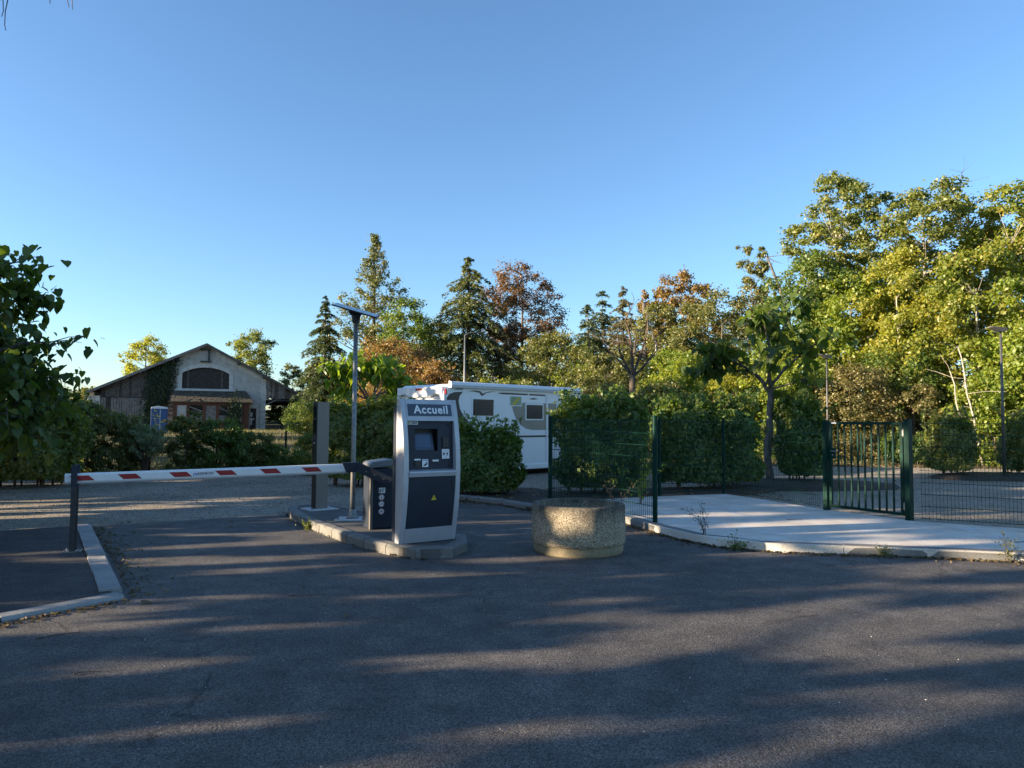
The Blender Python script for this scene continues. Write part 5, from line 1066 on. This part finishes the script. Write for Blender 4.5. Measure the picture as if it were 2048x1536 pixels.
tree('rowan_tree', 'round leafy tree left of the bare young tree', 5.0, 38.2, 5.9, 1.0, 1.8, L['olive'], 0, 'round', 10500, .17, 80, 20, .12, 130)
tree('rowan_tree', 'yellow-green round tree right of the bare young tree', 8.5, 37, 5.5, .8, 2.25, L['lime'], 0, 'round', 13000, .18, 90, 20, .12, 131)
bush('bright yellow thicket below the big-leaved tree crown', 10.4, 34.2, 1.9, 4.6, L['yellow'], 12000, .17, 132, 'thicket', 'oval', .1, 80, DIAMOND, 30, 'thicket', .05)
bush('olive thicket seen over the broad hedge', 6.9, 33.2, 1.7, 3.5, L['olive'], 9500, .16, 133, 'thicket', 'oval', .1, 70, DIAMOND, 30, 'thicket', .05)
bush('russet thicket over the tall dark hedge right of the motorhome', 4.4, 34.0, 1.6, 3.6, L['brown'], 9000, .16, 134, 'thicket', 'oval', .1, 70, DIAMOND, 30, 'thicket', .05)
tree('field_maple', 'sunlit lime tree filling behind the motorhome roof end', 4.2, 47, 6.8, .8, 2.3, L['lime'], 0, 'round', 9000, .2, 70, 18, .14, 135)

# centre left: park trees
def gzf(x, y): return float(gz(x, y))
conifer('spruce_tree', 'slender blue-green spruce left of the solar lamp panel', -19.9, 75, 15.0, 2.5, 3.3, L['spruce'], .46, 20000, .36, 34, 8, .26, 140, .45, .72, .32, sparse=.9)
tree('sequoia_tree', 'tallest pointed sequoia behind the solar lamp panel', -14.7, 75, 21.4, 3.5, 6.0, L['sequoia'], .46, 'cone', 19000, .30, 230, 60, .42, 141, 'conifer', None, 'bark_brown', DIAMOND, (.11, .20), shell=.45, flat=.8)
conifer('cedar_tree', 'broad pointed cedar left of the copper beech', -3.9, 62, 16.2, 1.0, 6.8, L['cedar'], .2, 36000, .36, 42, 9, .35, 142, .42, .75, .36, sparse=.92, width=.6)
tree('beech_tree', 'wide copper beech with bronze leaves behind the motorhome', .75, 66, 16.3, 4.4, 4.2, L['copper'], .1, 'round', 21000, .26, 130, 44, .32, 143, bark='bark_brown', shell=.33, cfrac=(.14, .27))
tree('lime_tree', 'mid-green rounded tree right of the sequoia', -9.3, 60, 11.9, 3.5, 2.9, L['green'], .4, 'round', 10000, .25, 80, 22, .22, 144)
tree('oak_tree', 'dark green tree between the rounded green tree and the cedar', -6.9, 64, 10.8, 3.0, 2.4, L['olive'], .3, 'round', 7500, .26, 70, 20, .22, 145)
tree('dogwood_tree', 'russet orange-brown tree behind the bright lime catalpa', -8.2, 48, 7.2, .6, 3.2, L['russet'], .2, 'round', 15000, .21, 110, 26, .16, 146)
tree('dogwood_tree', 'dark russet tree left of the motorhome roof', -5.4, 46, 5.6, .5, 2.2, L['russet'], .1, 'round', 9000, .2, 70, 22, .12, 147)
tree('field_maple', 'golden-green maple right of the barn canopy tip', -21.6, 81, 8.3, .8, 2.8, L['gold'], .46, 'oval', 7500, .30, 70, 20, .1, 148)
tree('plum_tree', 'dusky purple plum tree between the golden maples', -19.9, 80, 7.2, .8, 2.1, L['plum'], .46, 'oval', 5500, .28, 60, 18, .1, 149)
tree('field_maple', 'small yellow maple left of the solar lamp pole', -15.6, 69, 5.4, .6, 2.0, L['yellow'], .46, 'oval', 5500, .26, 50, 18, .08, 150)
tree('plane_tree', 'sunlit yellow tree rising behind the left barn roof', -51.7, 100, 13.2, 4.0, 3.5, L['yellow'], .46, 'round', 8000, .34, 80, 26, .3, 151)
tree('oak_tree', 'open-crowned oak rising behind the right barn roof', -36.6, 100, 13.8, 3.5, 4.7, L['ash'], .46, 'spread', 7500, .36, 56, 40, .35, 152, cfrac=(.12, .26), shell=.55)
tree('field_maple', 'pale small tree behind the barn canopy roof', -28.0, 90, 8.6, 2.0, 2.2, L['olive'], .46, 'round', 4500, .28, 50, 20, .15, 153)
tree('field_maple', 'little leafy tree under the barn canopy, left one', -27.2, 84, 4.6, 1.0, 1.75, L['ash'], .46, 'oval', 4500, .22, 50, 14, .10, 154)
tree('field_maple', 'little leafy tree under the barn canopy tip, right one', -22.6, 79, 4.6, .8, 1.7, L['green'], .46, 'oval', 4500, .22, 50, 14, .10, 155)
stick('bare_shrub', 'pale leafless treetop behind the barn canopy', -26.6, 92, [(0, 0, 0), (0, 0, 5), (.2, 0, 9.2)], .12, .03, 'bark_lit', 77, 40, z=.46)
# far row that closes the horizon
FAR = ['low treetop on the horizon left of the barn eave', 'lowest far treetop behind the catalpa edge', 'far treetop touching the left barn eave', 'distant tree seen between barn canopy and slender spruce', 'distant tree behind the foot of the sequoia', 'distant tree behind the foot of the cedar', 'distant tree behind the copper beech trunk', 'distant tree behind the little spruce and larch', 'distant tree behind the brown-tinged oak', 'distant tree in the gap beside the leaning snag', 'distant tree directly behind the barn canopy tip']
for k, (x, y, h, r) in enumerate([(-62, 105, 6.0, 4.5), (-70, 112, 6.5, 5), (-56, 112, 5.5, 4.5), (-20, 112, 9, 5), (-12, 108, 9, 5), (-4, 105, 8.5, 5), (4, 100, 8.5, 5), (12, 92, 8.5, 5), (20, 84, 9, 5), (27, 70, 10, 5), (-30, 118, 8, 5)]):
    tree('far_tree', FAR[k], x, y, h, .4, r, L['olive'], .3, 'round', 3200, .45, 40, 8, .2, 160 + k, group='distant trees on the skyline')
MS = ['low shrub in the meadow just right of the barn canopy', 'shrub close below the barn canopy tip', 'rough shrub behind the motorhome rear', 'rough shrub behind the motorhome roof middle', 'rough shrub behind the bright lime catalpa', 'taller shrub far back in the meadow below the slender spruce']
for k, (x, y, h, r) in enumerate([(-14.5, 52, 2.6, 2.0), (-17.3, 60, 2.7, 2.0), (-3.0, 38, 3.6, 2.0), (-.4, 36, 3.8, 2.0), (-6.4, 40, 3.2, 1.7), (-13.5, 66, 4.5, 2.6)]):
    bush(MS[k], x, y, r, h, [L['ash'], L['green'], L['russet'], L['hedge_y'], L['gold'], L['ash']][k], 5000, .17, 180 + k, 'shrub', 'oval', .1, 50, DIAMOND, 20, z=gzf(x, y), group='shrubs scattered over the meadow')

# ------------------------------------------------------------------ trees outside the picture on the left: their shade falls across the road
SHADE = 'tall leafy roadside tree out of view to the left, shading the road'
for k, (x, y, h, r, b, n) in enumerate([(-16.0, -13.5, 8.6, 2.8, .3, 3000), (-15.0, -8.8, 8.8, 2.7, .3, 3000), (-16.5, -4.2, 8.4, 2.7, .3, 3000), (-15.3, .4, 9.0, 2.8, .3, 3000), (-16.2, 5.0, 8.7, 2.7, .3, 5200), (-15.0, 9.6, 8.2, 2.5, .3, 4000), (-17.6, 14.2, 9.0, 2.7, .3, 3000),
                                        (-20.5, 17.8, 7.2, 2.8, .3, 4600), (-25, 20.5, 7.4, 3.2, .4, 4400), (-30, 25.5, 12.0, 4.2, .4, 9000), (-36, 32, 12.6, 4.6, .4, 9000), (-24, 12, 10.8, 3.4, .4, 3000), (-44, 44, 12.0, 5, .4, 5000)]):
    tree('roadside_tree', SHADE, x, y, h, b, r, L['green'], 0, 'column', int(n * 1.25), .54, 130, 14, .25, 200 + k, group='roadside trees shading the road', cfrac=(.08, .16), shell=.6)
# larch overhanging the camera: a few hanging twigs show at the top left corner
o = empty('weeping_larch', (-9.6, 5.4, 0), 0, 'overhanging weeping tree of which only twig tips hang into the sky corner', 'tree'); mb = MB()
mb.tube([(0, 0, -.05), (.1, 0, 3), (.2, .1, 6.5), (.2, .1, 9.5)], [.2, .16, .12, .04], 9); P0 = np.array([-9.6, 5.4, 0])
for e in ((-5.1, 7.0, 6.5), (-4.45, 7.0, 6.45), (-8.5, 3, 7.5), (-11, 7, 7.2), (-10.5, 3.5, 7.0)): mb.tube(bez((.2, .1, 6.6), tuple((np.array(e) - P0) * (.5, .5, 1) + (0, 0, .5)), tuple(np.array(e) - P0), 6), [.06, .05, .04, .03, .02, .012], 6, False)
for pts in (((-5.12, 7, 6.5), (-5.20, 7, 6.0), (-5.185, 7, 5.80), (-5.20, 7, 5.745)), ((-5.10, 7, 6.5), (-5.14, 7, 5.95), (-5.165, 7, 5.80), (-5.165, 7, 5.66), (-5.15, 7, 5.60)), ((-4.7, 7, 6.46), (-4.72, 7, 6.1), (-4.715, 7, 5.885)), ((-4.5, 7, 6.45), (-4.56, 7, 6.0), (-4.52, 7, 5.845)), ((-4.47, 7, 6.45), (-4.50, 7, 6.0), (-4.485, 7, 5.825)), ((-5.3, 6.8, 6.5), (-5.4, 6.8, 6.0), (-5.42, 6.8, 5.7))):
    mb.tube([np.array(p) - P0 for p in pts], list(np.linspace(.006, .0035, len(pts))), 5, False)
mb.build('trunk', 'bark', o, smooth=True)

# ------------------------------------------------------------------ small things on the ground
rng = np.random.default_rng(90)
def along(pts, n, spread, side):
    P = np.array([(p[0], p[1]) for p in pts]); seg = P[1:] - P[:-1]; ln = np.linalg.norm(seg, axis=1); i = rng.choice(len(ln), n, p=ln / ln.sum()); t = rng.random(n)[:, None]; d = seg[i] / ln[i][:, None]; nr = np.stack([-d[:, 1], d[:, 0]], 1)
    return P[i] + seg[i] * t + nr * (side * np.abs(rng.exponential(spread, n)))[:, None]
def litter(name, label, XY, z, size, mat='dry', cat=None):
    n = len(XY); C = np.concatenate([XY, (z + rng.random(n) * .012)[:, None]], 1); return tag(leaves(name, C, rng.normal(size=(n, 3)) * .35 + (0, 0, 1), rng.uniform(size * .5, size * 1.3, n), OVAL, mat, None, rng), label, 'leaf litter', kind='stuff')
litter('fallen_leaves', 'dry fallen leaves gathered along the pale pavement kerb', along(kl[8:], 3200, .06, -1), .006, .05)
litter('fallen_leaves', 'dry fallen leaves along the island kerb and hedge bed', np.concatenate([along(ISL[4:13], 900, .08, -1), along(kl[:9], 700, .12, -1)]), .006, .045)
litter('fallen_leaves', 'dry leaves and straw along the footpath border', np.concatenate([along([(-6.4, 10.95), (-4.72, 8.5), (-3.55, 6.75)], 420, .11, 1), along([(-3.55, 6.7), (-4.15, 5.9), (-5.35, 4.2)], 380, .04, 1)]), .006, .045)
litter('fallen_leaves', 'leaves scattered under the hedges and over the soil beds', np.concatenate([np.stack([rng.uniform(-2, 6, 900), rng.uniform(14.6, 17, 900)], 1), np.stack([rng.normal(7.6, 1.6, 700), rng.normal(19, .9, 700)], 1)]), .075, .06)
litter('fallen_leaves', 'orange leaf carpet at the foot of the wood', np.stack([rng.uniform(9, 24, 5000), rng.uniform(27.4, 30.5, 5000)], 1), .0, .10)
n = 1600; XY = np.stack([rng.uniform(-7, 8, n), 2.5 + 11 * rng.random(n) ** 1.3], 1); XY = XY[(XY[:, 1] < 8.4)]
litter('road_specks', 'tiny pale grit scattered over the asphalt', XY, .003, .010, 'plate')
n = 5000; XY = np.stack([rng.uniform(-13, 1, n), rng.uniform(11.3, 24, n)], 1); XY = XY[(XY[:, 1] > 13.2 + .62 * (XY[:, 0] + 3.2))]
litter('gravel_debris', 'leaf scraps lying on the gravel lot', XY, -.008, .035)
for k, (x, y, s, a) in enumerate([(-3.35, 6.55, .11, .4), (-4.35, 11.2, .09, 2.0), (-3.6, 10.3, .08, 1.0), (-4.9, 9.2, .07, 2.6), (-4.6, 11.7, .10, .2), (3.05, 12.9, .09, 1.2), (.4, 6.6, .05, 2), (-1.4, 6.2, .05, .3)]):
    z0 = .125 if x > 2.5 else .006
    lf = leaves('fallen_leaf', np.array([[0, 0, 0.0]]), np.array([[.1, -.15, 1]]), s, HEART, 'dry', None, rng); lf.location = (x, y, z0 + .012); lf.rotation_euler = (0, 0, a)
    tag(lf, 'dry leaf lying ' + ['at the corner of the footpath border', 'on the entrance lane near the gravel edge', 'on the entrance lane before the island', 'on the entrance lane beside the border blocks', 'at the gravel edge under the boom', 'on the pale pavement before the gate', 'on the asphalt in front of the kiosk, small', 'on the open asphalt left of the kiosk, small'][k], 'leaf', 'single dry leaves on the paving')
for k, (x, y, a, l_) in enumerate([(-1.95, 6.9, .2, .34), (-3.5, 5.6, .7, .30), (-2.8, 4.8, .5, .16), (6.9, 9.55, -.1, .36), (-2.1, 7.3, 1.9, .2), (4.6, 11.6, .3, .3)]):
    z0 = .124 if x > 3 else .008
    tw = MB().tube([(-l_ / 2, 0, 0), (-.05, .015, .004), (l_ / 2, -.01, 0)], [.006, .005, .003], 5).build('twig', 'bark_brown'); tw.location = (x, y, z0); tw.rotation_euler = (0, 0, a); tag(tw, 'thin dry twig ' + ['on the asphalt left of the kiosk', 'on the asphalt below the border corner', 'on the foreground asphalt, shortest one', 'on the pale pavement near the picture edge', 'on the asphalt between border and island', 'on the pale pavement before the gate'][k], 'twig', 'twigs dropped on the paving')
def weed(label, x, y, z, h, n, spread, mat, seed, leaf=.03, dry=False):
    r_ = np.random.default_rng(seed); o = empty('weed', (x, y, z), 0, label, 'weed'); m_ = MB(); PP = []
    for k in range(n):
        e = np.array([r_.normal() * spread, r_.normal() * spread * .6, h * r_.uniform(.5, 1)]); pth = bez((r_.normal() * .02, r_.normal() * .02, 0), (e[0] * .3, e[1] * .3, e[2] * .7), e, 6); m_.tube(pth, [.004, .0035, .003, .0025, .002, .0015], 3, False); q = np.array(pth)
        for t in range(1, 6):
            for _ in range(3): PP.append(q[t] + r_.normal(size=3) * .025)
            d = r_.normal(size=3) * .07 + (0, 0, .04); m_.tube([q[t], q[t] + d], [.002, .001], 3, False); PP += [q[t] + d, q[t] + d * .8]
    m_.build('stem', 'bark_brown', o); PP = np.array(PP); leaves('foliage', PP, r_.normal(size=PP.shape) + (0, 0, .4), leaf * r_.uniform(.6, 1.3, len(PP)), OVAL, mat, o, r_)
weed('tall dry weed growing from the kerb joint right of the lone fence post', 2.72, 10.02, .1, .50, 6, .14, 'dry', 1, .022)
weed('low green weed tuft at the pavement kerb below the dry weed', 2.98, 9.50, 0, .10, 7, .09, L['hedge'], 2, .03)
weed('dry weed climbing the mesh beside the planter', 1.75, 11.95, .05, .75, 4, .16, 'dry', 3, .03)
weed('small weed at the pavement kerb, middle of the straight part', 4.75, 9.10, 0, .08, 5, .07, L['hedge'], 4, .025)
weed('thin seedling standing at the pavement kerb near the picture edge', 6.08, 8.78, .02, .30, 4, .07, L['olive'], 5, .03)
weed('broad-leaved green weed behind the mesh wing fence', 2.45, 13.6, .1, .95, 9, .22, L['lime'], 6, .06)
weed('weed tuft at the island kerb below the taupe column', -3.1, 10.95, 0, .10, 8, .08, L['hedge_y'], 7, .03)
# meadow grass
n = 42000; XY = np.stack([rng.uniform(-34, 0, n), 23.6 + 50 * rng.random(n) ** 1.5], 1); XY = XY[XY[:, 1] > 24.6 + .6 * (XY[:, 0] + 7.6)]; n = len(XY)
C = np.concatenate([XY, (gz(XY[:, 0], XY[:, 1]) - .03)[:, None]], 1); T = np.stack([rng.normal(size=n) * .35, rng.normal(size=n) * .35, np.ones(n)], 1); N = rng.normal(size=(n, 3)) * (1, 1, .2)
tag(leaves('grass', C, N, rng.uniform(.08, .30, n), BLADE, 'grass', None, rng, T, .09), 'rough dry meadow grass before the barn', 'grass', kind='stuff')
n = 9000; XY = np.concatenate([np.stack([rng.uniform(8.5, 24, 6000), rng.uniform(28.4, 33, 6000)], 1), np.stack([rng.uniform(-14, -3, 3000), rng.uniform(17.5, 24, 3000)], 1)]); XY = XY[(XY[:, 0] > 0) | (XY[:, 1] > 22.6 + .6 * (XY[:, 0] + 7.6))]; n = len(XY)
C = np.concatenate([XY, np.full((n, 1), -.03)], 1); T = np.stack([rng.normal(size=n) * .4, rng.normal(size=n) * .4, np.ones(n)], 1); N = rng.normal(size=(n, 3)) * (1, 1, .2)
tag(leaves('weeds', C, N, rng.uniform(.08, .3, n), BLADE, 'grass', None, rng, T, .1), 'short weeds along the lot edges', 'grass', kind='stuff')
print('objects', len(bpy.data.objects), 'tris', sum(len(o.data.polygons) for o in bpy.data.objects if o.type == 'MESH'))
